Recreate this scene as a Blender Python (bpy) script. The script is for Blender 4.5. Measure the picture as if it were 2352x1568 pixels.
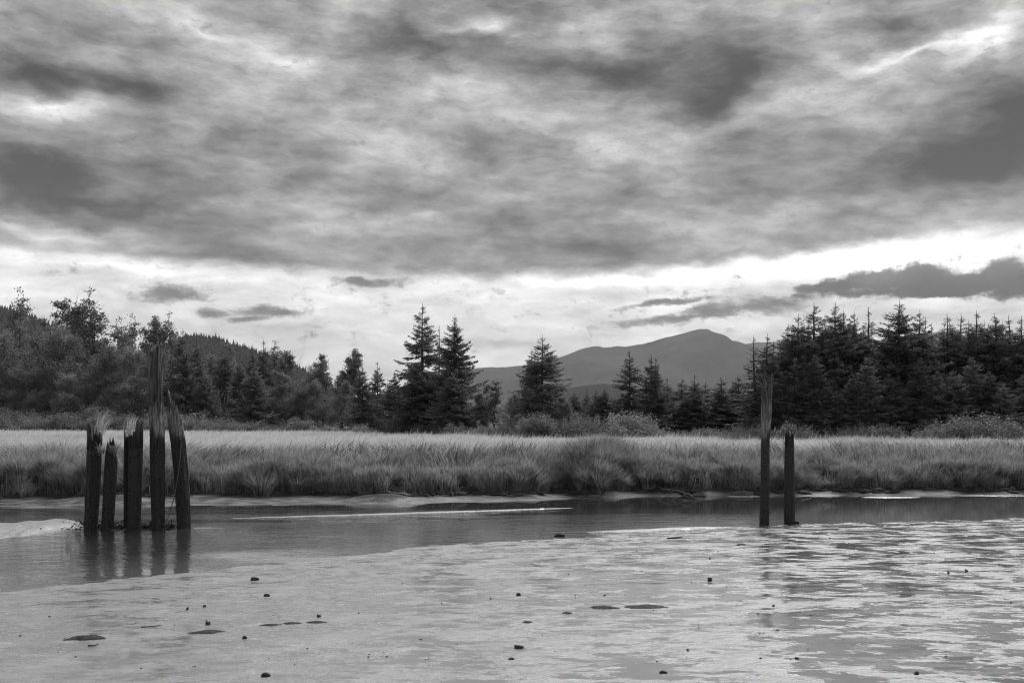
import bpy, math, random
import numpy as np
R = math.radians
SC = bpy.context.scene
COL = SC.collection
for o in list(bpy.data.objects):
    bpy.data.objects.remove(o)

# ------------------------------------------------------------------ camera
CAMH, F, HZ = 2.8, 1000.0, 420.0          # eye height (m), focal length and horizon row for a 1024 px wide frame
K = 1024 / 2500.0
cam = bpy.data.cameras.new('camera')
cam.sensor_width = 36.0
cam.lens = 36.0 * F / 1024
cam.shift_y = (HZ - 341) / 1024
cam.clip_start, cam.clip_end = 0.1, 60000
cam_o = bpy.data.objects.new('camera', cam)
COL.objects.link(cam_o)
cam_o.location = (0, 0, CAMH)
cam_o.rotation_euler = (R(90), 0, 0)
SC.camera = cam_o

# ------------------------------------------------------------------ node helpers
class NT:
    def __init__(s, tree):
        s.t, s.n, s.l = tree, tree.nodes, tree.links
        s.n.clear()
    def put(s, sock, v):
        if hasattr(v, 'is_output') or isinstance(v, bpy.types.NodeSocket):
            s.l.new(v, sock)
        else:
            sock.default_value = v
    def new(s, typ, ins=None, **props):
        nd = s.n.new(typ)
        for k, v in props.items():
            setattr(nd, k, v)
        for k, v in (ins or {}).items():
            s.put(nd.inputs[k], v)
        return nd
    def m(s, op, a, b=0.0, c=0.0, clamp=False):
        nd = s.new('ShaderNodeMath', operation=op, use_clamp=clamp)
        s.put(nd.inputs[0], a); s.put(nd.inputs[1], b); s.put(nd.inputs[2], c)
        return nd.outputs[0]
    def vm(s, op, a, b=(0, 0, 0)):
        nd = s.new('ShaderNodeVectorMath', operation=op)
        s.put(nd.inputs[0], a); s.put(nd.inputs[1], b)
        return nd.outputs[0]
    def comb(s, x, y, z=0.0):
        nd = s.new('ShaderNodeCombineXYZ')
        for i, v in enumerate((x, y, z)): s.put(nd.inputs[i], v)
        return nd.outputs[0]
    def noise(s, vec, scale, detail=4.0, rough=0.55, dist=0.0, color=False):
        nd = s.new('ShaderNodeTexNoise', {'Scale': scale, 'Detail': detail, 'Roughness': rough, 'Distortion': dist})
        if vec is not None: s.put(nd.inputs['Vector'], vec)
        return nd.outputs['Color' if color else 'Fac']
    def rng(s, v, a, b, c=0.0, d=1.0, smooth=True):
        nd = s.new('ShaderNodeMapRange', interpolation_type='SMOOTHSTEP' if smooth else 'LINEAR')
        for i, x in enumerate((v, a, b, c, d)): s.put(nd.inputs[i], x)
        return nd.outputs[0]
    def mix(s, f, a, b):
        return s.m('ADD', s.m('MULTIPLY', a, s.m('SUBTRACT', 1.0, f)), s.m('MULTIPLY', b, f))
    def grey(s, v):
        return s.comb(v, v, v)
    def map(s, vec, loc=(0, 0, 0), rot=0.0, scale=(1, 1, 1), typ='TEXTURE'):
        nd = s.new('ShaderNodeMapping', vector_type=typ)
        s.put(nd.inputs['Vector'], vec)
        nd.inputs['Location'].default_value = loc
        nd.inputs['Rotation'].default_value = (0, 0, rot)
        nd.inputs['Scale'].default_value = scale
        return nd.outputs[0]

# ------------------------------------------------------------------ sky and sun (heavy broken overcast, seen without colour)
SUN_EL, SUN_AZ = 45.0, 22.0               # sun veiled by the deck, ahead and a little to the right
w = bpy.data.worlds.new('World')
SC.world = w
w.use_nodes = True
w.cycles.sampling_method = 'MANUAL'
w.cycles.sample_map_resolution = 256
T = NT(w.node_tree)
d = T.new('ShaderNodeTexCoord').outputs['Generated']
sep = T.new('ShaderNodeSeparateXYZ', {0: d})
dx, dy, dz = sep.outputs
hor = T.m('SQRT', T.m('ADD', T.m('MULTIPLY', dx, dx), T.m('MULTIPLY', dy, dy)))
az = T.m('ARCTAN2', dx, dy)
el = T.m('DIVIDE', dz, T.m('MAXIMUM', hor, 0.02))
el = T.m('MINIMUM', el, 6.0)
# cloud sheet in perspective: direction projected on a high plane
den = T.m('ADD', T.m('MAXIMUM', dz, 0.0), 0.17)
pl = T.comb(T.m('DIVIDE', dx, den), T.m('DIVIDE', dy, den), 3.7)
ang = T.comb(az, el, 0.0)
wn = T.vm('SUBTRACT', T.noise(T.map(ang, scale=(1, 0.55, 1)), 7.0, 3.0, 0.55, color=True), (0.5, 0.5, 0.5))
wf = T.vm('SUBTRACT', T.noise(T.map(ang, scale=(1, 0.5, 1)), 30.0, 4.0, 0.6, color=True), (0.5, 0.5, 0.5))
W = T.vm('ADD', ang, T.vm('ADD', T.vm('MULTIPLY', wn, (0.16, 0.075, 0)), T.vm('MULTIPLY', wf, (0.045, 0.022, 0))))
Wf = T.vm('ADD', ang, T.vm('ADD', T.vm('MULTIPLY', wn, (0.03, 0.012, 0)), T.vm('MULTIPLY', wf, (0.022, 0.012, 0))))
def sky_at(px, py):                       # picture position (2352 x 1568) -> azimuth, tangent of elevation
    u = (px * 0.43537 - 512) / F
    v = (HZ - py * 0.43537) / F
    return math.atan(u), v * math.cos(math.atan(u))
def blob(vec, px, py, rx, ry, rot=0.0, typ='QUADRATIC_SPHERE'):
    a, t = sky_at(px, py)
    k = 0.43537 / F
    mp = T.map(vec, (a, t, 0), R(rot), (rx * k, ry * k, 1))
    return T.new('ShaderNodeTexGradient', {0: mp}, gradient_type=typ).outputs['Fac']
n1 = T.noise(pl, 1.6, 8.0, 0.60)
n2 = T.noise(T.map(pl, rot=0.2, scale=(1.2, 0.9, 1)), 6.0, 7.0, 0.60)
n3 = T.noise(T.map(Wf, rot=-0.08, scale=(1, 0.40, 1)), 8.0, 8.0, 0.61)
deck = T.m('ADD', T.m('MULTIPLY_ADD', n1, 0.46, 0.53 - 0.23), T.m('MULTIPLY', T.m('SUBTRACT', n2, 0.5), 0.36))
deck = T.m('ADD', deck, T.m('MULTIPLY', T.m('SUBTRACT', T.rng(n3, 0.30, 0.70), 0.5), 0.20))
deck = T.m('ADD', deck, T.m('MULTIPLY', T.m('SUBTRACT', n3, 0.5), 0.22))
n3b = T.noise(T.map(T.vm('ADD', Wf, (0.004, 0.010, 0)), rot=-0.08, scale=(1, 0.40, 1)), 8.0, 8.0, 0.61)
deck = T.m('MULTIPLY_ADD', T.m('SUBTRACT', n3b, n3), 0.85, deck)      # thick rolls: pale shoulders, dark undersides
n4 = T.m('ABSOLUTE', T.m('SUBTRACT', T.noise(T.map(Wf, rot=0.06, scale=(1, 0.40, 1)), 13.0, 5.0, 0.58), 0.5))      # billows
deck = T.m('ADD', deck, T.m('MULTIPLY', T.m('SUBTRACT', n4, 0.09), -0.40))
DECK = [  # px, py, rx, ry, rot, amount: the larger light and dark masses of the cloud deck
    (90, 150, 330, 120, -20, -.22), (330, 195, 260, 75, -8, -.24), (480, 60, 420, 80, -14, .20),
    (110, 245, 230, 70, 0, .30), (130, 440, 560, 75, -6, -.34), (60, 395, 330, 60, 0, -.06), (120, 520, 420, 60, -3, .27), (620, 130, 200, 60, 0, .10),
    (960, 95, 330, 95, -12, -.24), (1080, 70, 190, 55, 10, .30), (1420, 150, 520, 95, -4, -.26),
    (1690, 190, 170, 95, 15, -.22), (1330, 40, 260, 60, 0, .12), (1600, 290, 420, 85, 8, .22),
    (1860, 190, 300, 130, 0, .12), (2290, 320, 560, 230, 8, -.34), (2330, 240, 300, 170, 25, -.08), (2120, 105, 330, 34, 0, .30), (2330, 70, 260, 60, 25, .30),
    (2110, 45, 250, 45, 0, -.08), (700, 230, 330, 40, 4, .10), (930, 330, 300, 50, 0, .08), (950, 490, 240, 50, -4, .12), (1180, 560, 760, 75, 0, -.14),
    (420, 570, 420, 50, 0, -.10), (2000, 480, 600, 90, 0, .02), (1350, 450, 520, 70, 0, -.05)]
acc = deck
for b in DECK:
    acc = T.m('MULTIPLY_ADD', blob(W, *b[:5]), b[5] * 1.18, acc)
acc = T.m('MULTIPLY_ADD', T.m('SUBTRACT', acc, 0.55), 1.15, 0.55)
acc = T.m('SMOOTH_MAX', acc, 0.15, 0.10)
# bright gap under the deck
band = T.m('MULTIPLY_ADD', T.m('SUBTRACT', T.noise(T.map(Wf, scale=(1, 0.3, 1)), 9.0, 7.0, 0.64, 0.3), 0.5), 0.86, 0.89)
for b in [(1950, 600, 800, 60, 2, .42), (300, 615, 520, 34, -3, .18), (1330, 645, 420, 30, 0, .26), (1250, 690, 520, 40, 0, .06), (650, 760, 700, 50, 0, -.08), (2100, 730, 400, 40, 0, -.06), (1150, 790, 260, 26, 0, -.10)]:
    band = T.m('MULTIPLY_ADD', blob(Wf, *b[:5]), b[5] * 1.3, band)
band = T.m('MINIMUM', T.m('MAXIMUM', band, 0.5), 1.40)
wsep = T.new('ShaderNodeSeparateXYZ', {0: T.vm('ADD', ang, T.vm('ADD', T.vm('MULTIPLY', wn, (0, 0.03, 0)), T.vm('MULTIPLY', wf, (0, 0.018, 0))))})
edge = T.m('MULTIPLY_ADD', T.m('SINE', T.m('MULTIPLY_ADD', az, 6.2, 1.9)), -0.008, 0.151)
edge = T.m('MULTIPLY_ADD', T.rng(az, 0.12, 0.36), 0.012, edge)
below = T.rng(T.m('SUBTRACT', wsep.outputs[1], edge), 0.010, -0.006)
lum = T.mix(below, acc, band)
# separate small dark clouds hanging in the gap
SM = [(405, 678, 110, 30, 0), (380, 675, 60, 26, 0), (840, 646, 140, 17, 2), (490, 720, 50, 17, 0), (620, 716, 110, 20, 0), (570, 732, 70, 12, 6),
      (1530, 735, 190, 17, 5), (1640, 712, 170, 30, 10), (1750, 700, 130, 30, 0), (1520, 697, 180, 12, 5), (2120, 780, 60, 8, 0)]
sm = None
for b in SM:
    g = blob(Wf, *b, typ='SPHERICAL')
    sm = g if sm is None else T.m('MAXIMUM', sm, g)
sm = T.m('ADD', sm, T.m('MULTIPLY', T.m('SUBTRACT', T.noise(T.map(Wf, scale=(1, 0.45, 1)), 34.0, 7.0, 0.72), 0.5), 2.1))
smt = T.m('MULTIPLY_ADD', T.noise(T.map(ang, scale=(1, 0.5, 1)), 24.0, 5.0, 0.6), 0.46, 0.10)
lum = T.mix(T.m('MULTIPLY', T.rng(sm, 0.10, 0.85), 0.95), lum, smt)
cu = None
for b in [(1930, 658, 105, 24, 0), (2035, 648, 130, 36, 0), (2105, 635, 95, 42, 0), (2210, 650, 170, 36, 0), (2305, 638, 80, 46, 0), (2400, 655, 220, 42, 0), (2190, 664, 380, 20, 0), (2560, 650, 200, 42, 0)]:
    g = blob(Wf, *b, typ='SPHERICAL')
    cu = g if cu is None else T.m('MAXIMUM', cu, g)
cu = T.m('ADD', cu, T.m('MULTIPLY', T.m('SUBTRACT', T.noise(T.map(ang, scale=(1, 0.8, 1)), 42.0, 7.0, 0.68), 0.5), 1.35))
a0, t0 = sky_at(2150, 690); a1, t1 = sky_at(2150, 600)
cutone = T.m('ADD', T.rng(el, t0, t1, 0.15, 0.42), T.m('MULTIPLY', T.m('SUBTRACT', T.noise(ang, 24.0, 6.0, 0.62), 0.5), 0.34))
lum = T.mix(T.rng(cu, 0.08, 0.50), lum, cutone)
lin = T.m('POWER', T.m('MAXIMUM', lum, 0.02), 2.2)
nis = T.new('ShaderNodeTexSky', sky_type='NISHITA')
nis.sun_disc = False
nis.sun_elevation, nis.sun_rotation = R(SUN_EL), R(SUN_AZ)
clear = T.new('ShaderNodeRGBToBW', {0: nis.outputs[0]}).outputs[0]
clear = T.m('MINIMUM', clear, 8.0)
tot = T.mix(0.955, clear, T.m('MULTIPLY', lin, 8.9))     # thin veil of clear sky light behind the cloud
bg = T.new('ShaderNodeBackground', {'Color': T.grey(tot), 'Strength': 0.05})
T.l.new(bg.outputs[0], T.new('ShaderNodeOutputWorld').inputs['Surface'])

sun = bpy.data.lights.new('sun', 'SUN')
sun.energy, sun.angle, sun.color = 1.5, R(38), (1, 1, 1)
sun_o = bpy.data.objects.new('sun', sun)
COL.objects.link(sun_o)
sun_o.rotation_euler = (R(90 - SUN_EL), 0, R(180 - SUN_AZ))
SC.view_settings.view_transform = 'Standard'
SC.view_settings.look = 'None'
SC.view_settings.gamma = 1.0
SC.view_settings.exposure = 1.4
SC.render.engine = 'CYCLES'
cy = SC.cycles
cy.max_bounces, cy.diffuse_bounces, cy.glossy_bounces, cy.transmission_bounces, cy.volume_bounces = 4, 2, 3, 2, 0
cy.caustics_reflective = cy.caustics_refractive = False
cy.use_denoising = True
cy.denoising_prefilter = 'NONE'
cy.filter_width = 1.15

# ------------------------------------------------------------------ geometry helpers
def at(sx, sy, D):                        # where a thing seen at (sx, sy) of the 2500-wide photo stands when D metres away
    return np.array([(sx * K - 512) / F * D, D, CAMH - (sy * K - HZ) / F * D])
def on_level(sx, sy, z=0.0):
    return at(sx, sy, (CAMH - z) * F / (sy * K - HZ))
def hash2(ix, iy, seed):
    h = (ix.astype(np.int64) * 374761393 + iy.astype(np.int64) * 668265263 + seed * 1442695041) & 0xFFFFFFFF
    h = ((h ^ (h >> 13)) * 1274126177) & 0xFFFFFFFF
    return ((h ^ (h >> 16)) & 0xFFFF) / 65535.0
def vnoise(x, y, seed=0):
    x = np.asarray(x, float); y = np.asarray(y, float)
    ix, iy = np.floor(x), np.floor(y)
    fx, fy = x - ix, y - iy
    fx, fy = fx * fx * (3 - 2 * fx), fy * fy * (3 - 2 * fy)
    a = hash2(ix, iy, seed); b = hash2(ix + 1, iy, seed); c = hash2(ix, iy + 1, seed); e = hash2(ix + 1, iy + 1, seed)
    return (a * (1 - fx) + b * fx) * (1 - fy) + (c * (1 - fx) + e * fx) * fy
def fbm(x, y, seed=0, oct=4):
    x = np.asarray(x, float); y = np.asarray(y, float)
    s, a, tot = 0, 1.0, 0
    for i in range(oct):
        s = s + a * (vnoise(x * 2 ** i, y * 2 ** i, seed + i * 17) - 0.5); tot += a; a *= 0.5
    return s / tot * 2
def sstep(a, b, x):
    t = np.clip((np.asarray(x, float) - a) / (b - a), 0, 1)
    return t * t * (3 - 2 * t)

class MB:                                  # collects vertices and faces of one mesh
    def __init__(s): s.v, s.f, s.n = [], [], 0
    def add(s, v, f):
        v = np.asarray(v, float).reshape(-1, 3); f = np.asarray(f, int)
        s.v.append(v); s.f.append(f + s.n); s.n += len(v)
    def mesh(s, name, mat, smooth=False):
        me = bpy.data.meshes.new(name)
        V = np.concatenate(s.v)
        tot = np.concatenate([np.full(len(f), f.shape[1]) for f in s.f])
        L = np.concatenate([f.ravel() for f in s.f])
        me.vertices.add(len(V)); me.vertices.foreach_set('co', V.ravel().astype(np.float32))
        me.loops.add(len(L)); me.loops.foreach_set('vertex_index', L.astype(np.int32))
        me.polygons.add(len(tot))
        st = np.concatenate([[0], np.cumsum(tot)[:-1]])
        me.polygons.foreach_set('loop_start', st.astype(np.int32))
        me.polygons.foreach_set('loop_total', tot.astype(np.int32))
        if smooth: me.polygons.foreach_set('use_smooth', np.ones(len(tot), bool))
        me.update(calc_edges=True)
        me.materials.append(mat)
        return me
    def tube(s, pts, rad, sides=6, cap=True):
        pts = np.asarray(pts, float); n = len(pts)
        rad = np.broadcast_to(np.asarray(rad, float), (n,))
        tg = np.gradient(pts, axis=0); tg /= np.linalg.norm(tg, axis=1)[:, None] + 1e-9
        ref = np.where(np.abs(tg[:, 2:3]) > 0.9, [[1.0, 0, 0]], [[0, 0, 1.0]])
        a = np.cross(tg, ref); a /= np.linalg.norm(a, axis=1)[:, None] + 1e-9
        b = np.cross(tg, a)
        th = np.arange(sides) * 2 * math.pi / sides
        V = pts[:, None] + rad[:, None, None] * (np.cos(th)[None, :, None] * a[:, None] + np.sin(th)[None, :, None] * b[:, None])
        i = np.arange(n - 1)[:, None] * sides; j = np.arange(sides)[None]; j2 = (j + 1) % sides
        s.add(V, np.stack([i + j, i + j2, i + sides + j2, i + sides + j], -1).reshape(-1, 4))
        if cap:
            s.v.append(pts[-1:] + tg[-1:] * rad[-1]); k = s.n - sides; s.n += 1
            s.f.append(np.array([[k + q, k + (q + 1) % sides, s.n - 1] for q in range(sides)]))
    def cards(s, base, dirv, side, length, width, belly=0.45):      # many little leaf-shaped quads
        tip = base + dirv * length[:, None]; mid = base + dirv * (length * belly)[:, None]
        o = side * (width * 0.5)[:, None]
        N = len(base)
        s.add(np.stack([base, mid + o, tip, mid - o], 1), np.arange(N * 4).reshape(N, 4))
    def blades(s, root, h, lean, width, face, bend=1.0):            # grass blades: a quad and a tip
        N = len(root)
        side = np.stack([np.cos(face), np.sin(face), np.zeros(N)], 1) * (width * 0.5)[:, None]
        ln = np.concatenate([lean, np.zeros((N, 1))], 1)
        up = np.array([0, 0, 1.0])
        L2 = np.minimum((lean ** 2).sum(1), 0.98)
        vz = np.sqrt(1 - L2)
        mid = root + ln * (h * 0.30)[:, None] + up * (h * (0.55 * (0.4 + 0.6 * vz)))[:, None]
        tip = root + ln * h[:, None] + up * (h * vz)[:, None]
        s.add(np.stack([root - side, root + side, mid + side * 0.8, mid - side * 0.8, tip], 1),
              (np.arange(N) * 5)[:, None] + np.array([[0, 1, 2, 3]]))
        s.f.append(s.n - 5 * N + (np.arange(N) * 5)[:, None] + np.array([[3, 2, 4]]))

def link(name, me, parent=None, label=None, cat=None, group=None, kind=None, loc=None):
    o = bpy.data.objects.new(name, me)
    COL.objects.link(o)
    if parent is not None: o.parent = parent
    for k, v in (('label', label), ('category', cat), ('group', group), ('kind', kind)):
        if v: o[k] = v
    if loc is not None: o.location = loc
    return o
def grid_mesh(mb, X, Y, Z):
    ny, nx = X.shape
    i = np.arange(ny - 1)[:, None] * nx; j = np.arange(nx - 1)[None]
    mb.add(np.stack([X, Y, Z], -1), np.stack([i + j, i + j + 1, i + nx + j + 1, i + nx + j], -1).reshape(-1, 4))

# ------------------------------------------------------------------ materials (greys: the place is seen in black and white)
def material(name):
    m = bpy.data.materials.new(name); m.use_nodes = True
    t = NT(m.node_tree)
    return m, t, t.new('ShaderNodeOutputMaterial')
def foliage(name, lo, hi, trans=0.25, scale=0.9):
    m, t, out = material(name)
    pos = t.new('ShaderNodeNewGeometry').outputs['Position']
    n = t.noise(pos, scale, 3.0, 0.6)
    fine = t.noise(pos, scale * 9, 2.0, 0.5)
    r = t.new('ShaderNodeObjectInfo').outputs['Random']
    isl = t.new('ShaderNodeNewGeometry').outputs['Random Per Island']
    fine = t.m('MULTIPLY_ADD', isl, 0.7, t.m('MULTIPLY', fine, 0.3))
    v = t.m('MULTIPLY', t.rng(t.m('MULTIPLY_ADD', fine, 0.4, t.m('MULTIPLY', n, 0.6)), 0.30, 0.70, lo, hi, smooth=False), t.m('MULTIPLY_ADD', r, 0.4, 0.8))
    c = t.grey(v)
    df = t.new('ShaderNodeBsdfDiffuse', {'Color': c}); tr = t.new('ShaderNodeBsdfTranslucent', {'Color': c})
    mx = t.new('ShaderNodeMixShader', {0: trans, 1: df.outputs[0], 2: tr.outputs[0]})
    t.l.new(mx.outputs[0], out.inputs[0])
    return m
M = {}
M['spruce'] = foliage('spruce_needles', 0.09, 0.34, 0.42)
M['leaf'] = foliage('broad_leaves', 0.06, 0.44, 0.3, 0.8)
M['leaf_pale'] = foliage('pale_leaves', 0.14, 0.40, 0.45, 0.6)
M['shrub'] = foliage('shrub_leaves', 0.13, 0.38, 0.45, 0.5)
M['grass_field'] = foliage('seeding_grass', 0.44, 0.82, 0.45, 0.5)
M['grass_bank'] = foliage('bank_grass', 0.05, 0.52, 0.40, 1.9)
M['grass_lodged'] = foliage('lodged_grass', 0.06, 0.50, 0.38, 1.5)
M['forest'] = foliage('far_forest', 0.03, 0.05, 0.1, 0.02)
def plain(name, lo, hi, scale=6.0, rough=0.8, spec=0.2, stretch=(1, 1, 1), bump=0.0):
    m, t, out = material(name)
    co = t.map(t.new('ShaderNodeTexCoord').outputs['Object'], scale=stretch)
    n = t.noise(co, scale, 5.0, 0.6)
    p = t.new('ShaderNodeBsdfPrincipled', {'Base Color': t.grey(t.rng(n, 0.3, 0.7, lo, hi, False)), 'Roughness': rough, 'Specular IOR Level': spec})
    if bump:
        b = t.new('ShaderNodeBump', {'Height': n, 'Strength': bump, 'Distance': 0.02})
        t.l.new(b.outputs[0], p.inputs['Normal'])
    t.l.new(p.outputs[0], out.inputs[0])
    return m
M['bark'] = plain('tree_bark', 0.05, 0.14, 3.0)
M['dead_wood'] = plain('bleached_dead_wood', 0.16, 0.34, 4.0)
M['stone'] = plain('wet_stone', 0.012, 0.045, 12.0, 0.6, 0.25, bump=0.4)
M['wet_wood'] = plain('wet_driftwood', 0.015, 0.055, 10.0, 0.65, 0.25, bump=0.5)
M['mud_dark'] = plain('dark_mud_clump', 0.012, 0.07, 16.0, 0.8, 0.1, bump=1.0)
M['wrack'] = plain('tide_wrack', 0.015, 0.06, 10.0, 0.7, 0.3)
M['wire'] = plain('old_cable', 0.10, 0.16, 10.0, 0.6, 0.3)
M['mountain'] = plain('mountain_forest', 0.02, 0.07, 0.0022, 0.95, 0.0)
M['hill'] = plain('hill_forest', 0.028, 0.045, 0.02, 0.95, 0.0)
M['moss'] = plain('moss_tuft', 0.04, 0.12, 20.0, 0.9, 0.0)

def mud_material(name, film):             # silt with a broken film of standing water on it
    m, t, out = material(name)
    pos = t.new('ShaderNodeNewGeometry').outputs['Position']
    sp = t.new('ShaderNodeSeparateXYZ', {0: pos})
    st = t.map(pos, rot=0.12, scale=(1.35, 0.9, 1))
    pool = t.noise(st, 1.3, 8.0, 0.66, 0.3)
    rill = t.noise(t.map(pos, rot=-0.16, scale=(1.8, 0.7, 1)), 3.6, 6.0, 0.65, 0.6)
    side = t.rng(sp.outputs[0], -3.0, 6.0, -0.008, 0.022)
    ctr = t.new('ShaderNodeTexGradient', {0: t.map(pos, (1.2, 16.0, 0), 0.2, (5.5, 3.6, 50))}, gradient_type='QUADRATIC_SPHERE').outputs['Fac']   # shallow hollow that holds water
    side = t.m('MULTIPLY_ADD', ctr, 0.075, side)
    f = t.m('ADD', t.m('ADD', t.m('MULTIPLY', pool, 0.55), t.m('MULTIPLY', rill, 0.45)), side)
    wet = t.rng(f, 0.503 - film, 0.543 - film)
    damp = t.rng(f, 0.40 - film, 0.56 - film)
    tone = t.noise(pos, 1.7, 6.0, 0.65)
    col = t.rng(tone, 0.3, 0.7, 0.26, 0.37, False)
    glint_streak = t.noise(t.map(pos, rot=0.14, scale=(2.2, 0.8, 1)), 3.1, 8.0, 0.7, 0.3)
    col = t.m('MULTIPLY_ADD', t.rng(glint_streak, 0.56, 0.62), 0.07, col)  # pale streaks painted into the silt colour to imitate wet glints
    col = t.m('MULTIPLY', col, t.rng(glint_streak, 0.30, 0.40, 0.75, 1.0))
    grit = t.rng(t.noise(pos, 38.0, 3.0, 0.6), 0.62, 0.75, 1.0, 0.55)
    col = t.m('MULTIPLY', col, grit)
    col = t.mix(wet, col, t.rng(sp.outputs[0], 1.0, 6.5, 0.23, 0.11))
    rough = t.mix(wet, t.mix(damp, 0.36, 0.20), 0.02)
    hgt = t.m('ADD', t.m('MULTIPLY', t.noise(t.map(pos, rot=0.1, scale=(1.8, 1, 1)), 7.0, 6.0, 0.62), 1.0), t.m('MULTIPLY', t.noise(pos, 45.0, 3.0, 0.6), 0.14))
    rip = t.noise(t.map(pos, rot=0.08, scale=(1.9, 0.75, 1)), 2.4, 5.0, 0.6, 0.4)
    step = t.m('MULTIPLY', t.m('SNAP', rip, 0.055), t.rng(sp.outputs[0], -4.0, 5.0, 1.2, 3.4))
    hgt = t.m('ADD', hgt, step)
    dry = t.m('MULTIPLY_ADD', wet, -0.93, 1.0)
    b = t.new('ShaderNodeBump', {'Height': hgt, 'Strength': t.m('MULTIPLY', dry, 0.8), 'Distance': 0.06})
    p = t.new('ShaderNodeBsdfPrincipled', {'Base Color': t.grey(col), 'Roughness': rough, 'IOR': t.mix(wet, 1.40, 1.62), 'Normal': b.outputs[0]})
    t.l.new(p.outputs[0], out.inputs[0])
    return m
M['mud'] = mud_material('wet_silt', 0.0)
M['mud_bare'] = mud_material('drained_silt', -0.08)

def water_material():
    m, t, out = material('silty_river_water')
    pos = t.new('ShaderNodeNewGeometry').outputs['Position']
    sp = t.new('ShaderNodeSeparateXYZ', {0: pos})
    patch = t.noise(t.map(pos, rot=0.1, scale=(7.0, 2.2, 1)), 0.9, 3.0, 0.5, 0.3)
    near = t.rng(sp.outputs[1], 33.5, 27.0, 0.0, 1.0)
    left = t.rng(sp.outputs[0], 11.0, 2.0, 0.0, 1.0)
    amp = t.m('MULTIPLY_ADD', t.m('MULTIPLY', t.rng(patch, 0.30, 0.55, 0.12, 1.0), t.m('MULTIPLY', near, left)), 0.95, 0.05)
    wv = t.noise(t.map(pos, rot=0.05, scale=(2.0, 1.0, 1)), 3.8, 5.0, 0.55, 0.2)
    wv2 = t.noise(t.map(pos, rot=-0.1, scale=(1.8, 1.0, 1)), 14.0, 3.0, 0.5)
    wv0 = t.noise(t.map(pos, rot=0.08, scale=(2.4, 1.0, 1)), 1.7, 3.0, 0.5, 0.2)
    dsh = t.m('SUBTRACT', sp.outputs[1], t.m('MULTIPLY_ADD', sp.outputs[0], 0.693, 22.05))
    shal = t.rng(t.m('ADD', dsh, t.m('MULTIPLY', t.m('SUBTRACT', patch, 0.5), 3.0)), 0.0, 5.5, 0.11, 0.035)
    h = t.m('ADD', t.m('MULTIPLY_ADD', wv2, 0.25, wv), t.m('MULTIPLY', wv0, 0.9))
    b = t.new('ShaderNodeBump', {'Height': h, 'Strength': amp, 'Distance': 0.032})
    p = t.new('ShaderNodeBsdfPrincipled', {'Base Color': t.grey(shal), 'Roughness': 0.02, 'IOR': 1.4, 'Normal': b.outputs[0]})
    t.l.new(p.outputs[0], out.inputs[0])
    return m
M['water'] = water_material()

def ground_material():                    # mud on the banks, dark thatch under the marsh grass
    m, t, out = material('marsh_soil')
    pos = t.new('ShaderNodeNewGeometry').outputs['Position']
    sp = t.new('ShaderNodeSeparateXYZ', {0: pos})
    n = t.noise(pos, 2.2, 6.0, 0.65)
    n2 = t.noise(t.map(pos, scale=(2.5, 1, 1)), 3.0, 5.0, 0.6)
    z = t.m('ADD', sp.outputs[2], t.m('MULTIPLY', t.m('SUBTRACT', n, 0.5), 0.22))
    soil = t.rng(z, 0.12, 0.22)
    silt = t.rng(n2, 0.40, 0.62, 0.025, 0.20, False)
    thatch = t.rng(n, 0.3, 0.7, 0.035, 0.10, False)
    under = t.rng(t.m('MULTIPLY_ADD', t.m('MINIMUM', sp.outputs[0], 0.0), 0.85, sp.outputs[1]), 70.0, 80.0, 1.0, 0.0)     # meadow thatch ends at the wood
    thatch = t.mix(t.m('MULTIPLY', under, t.rng(sp.outputs[1], 43.0, 46.0)), thatch, 0.22)
    col = t.mix(soil, silt, thatch)
    b = t.new('ShaderNodeBump', {'Height': t.m('ADD', n, t.noise(pos, 14.0, 4.0, 0.6)), 'Strength': 0.6, 'Distance': 0.05})
    p = t.new('ShaderNodeBsdfPrincipled', {'Base Color': t.grey(col), 'Roughness': t.mix(soil, 0.5, 0.9), 'IOR': 1.33, 'Normal': b.outputs[0]})
    t.l.new(p.outputs[0], out.inputs[0])
    return m
M['ground'] = ground_material()

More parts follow.
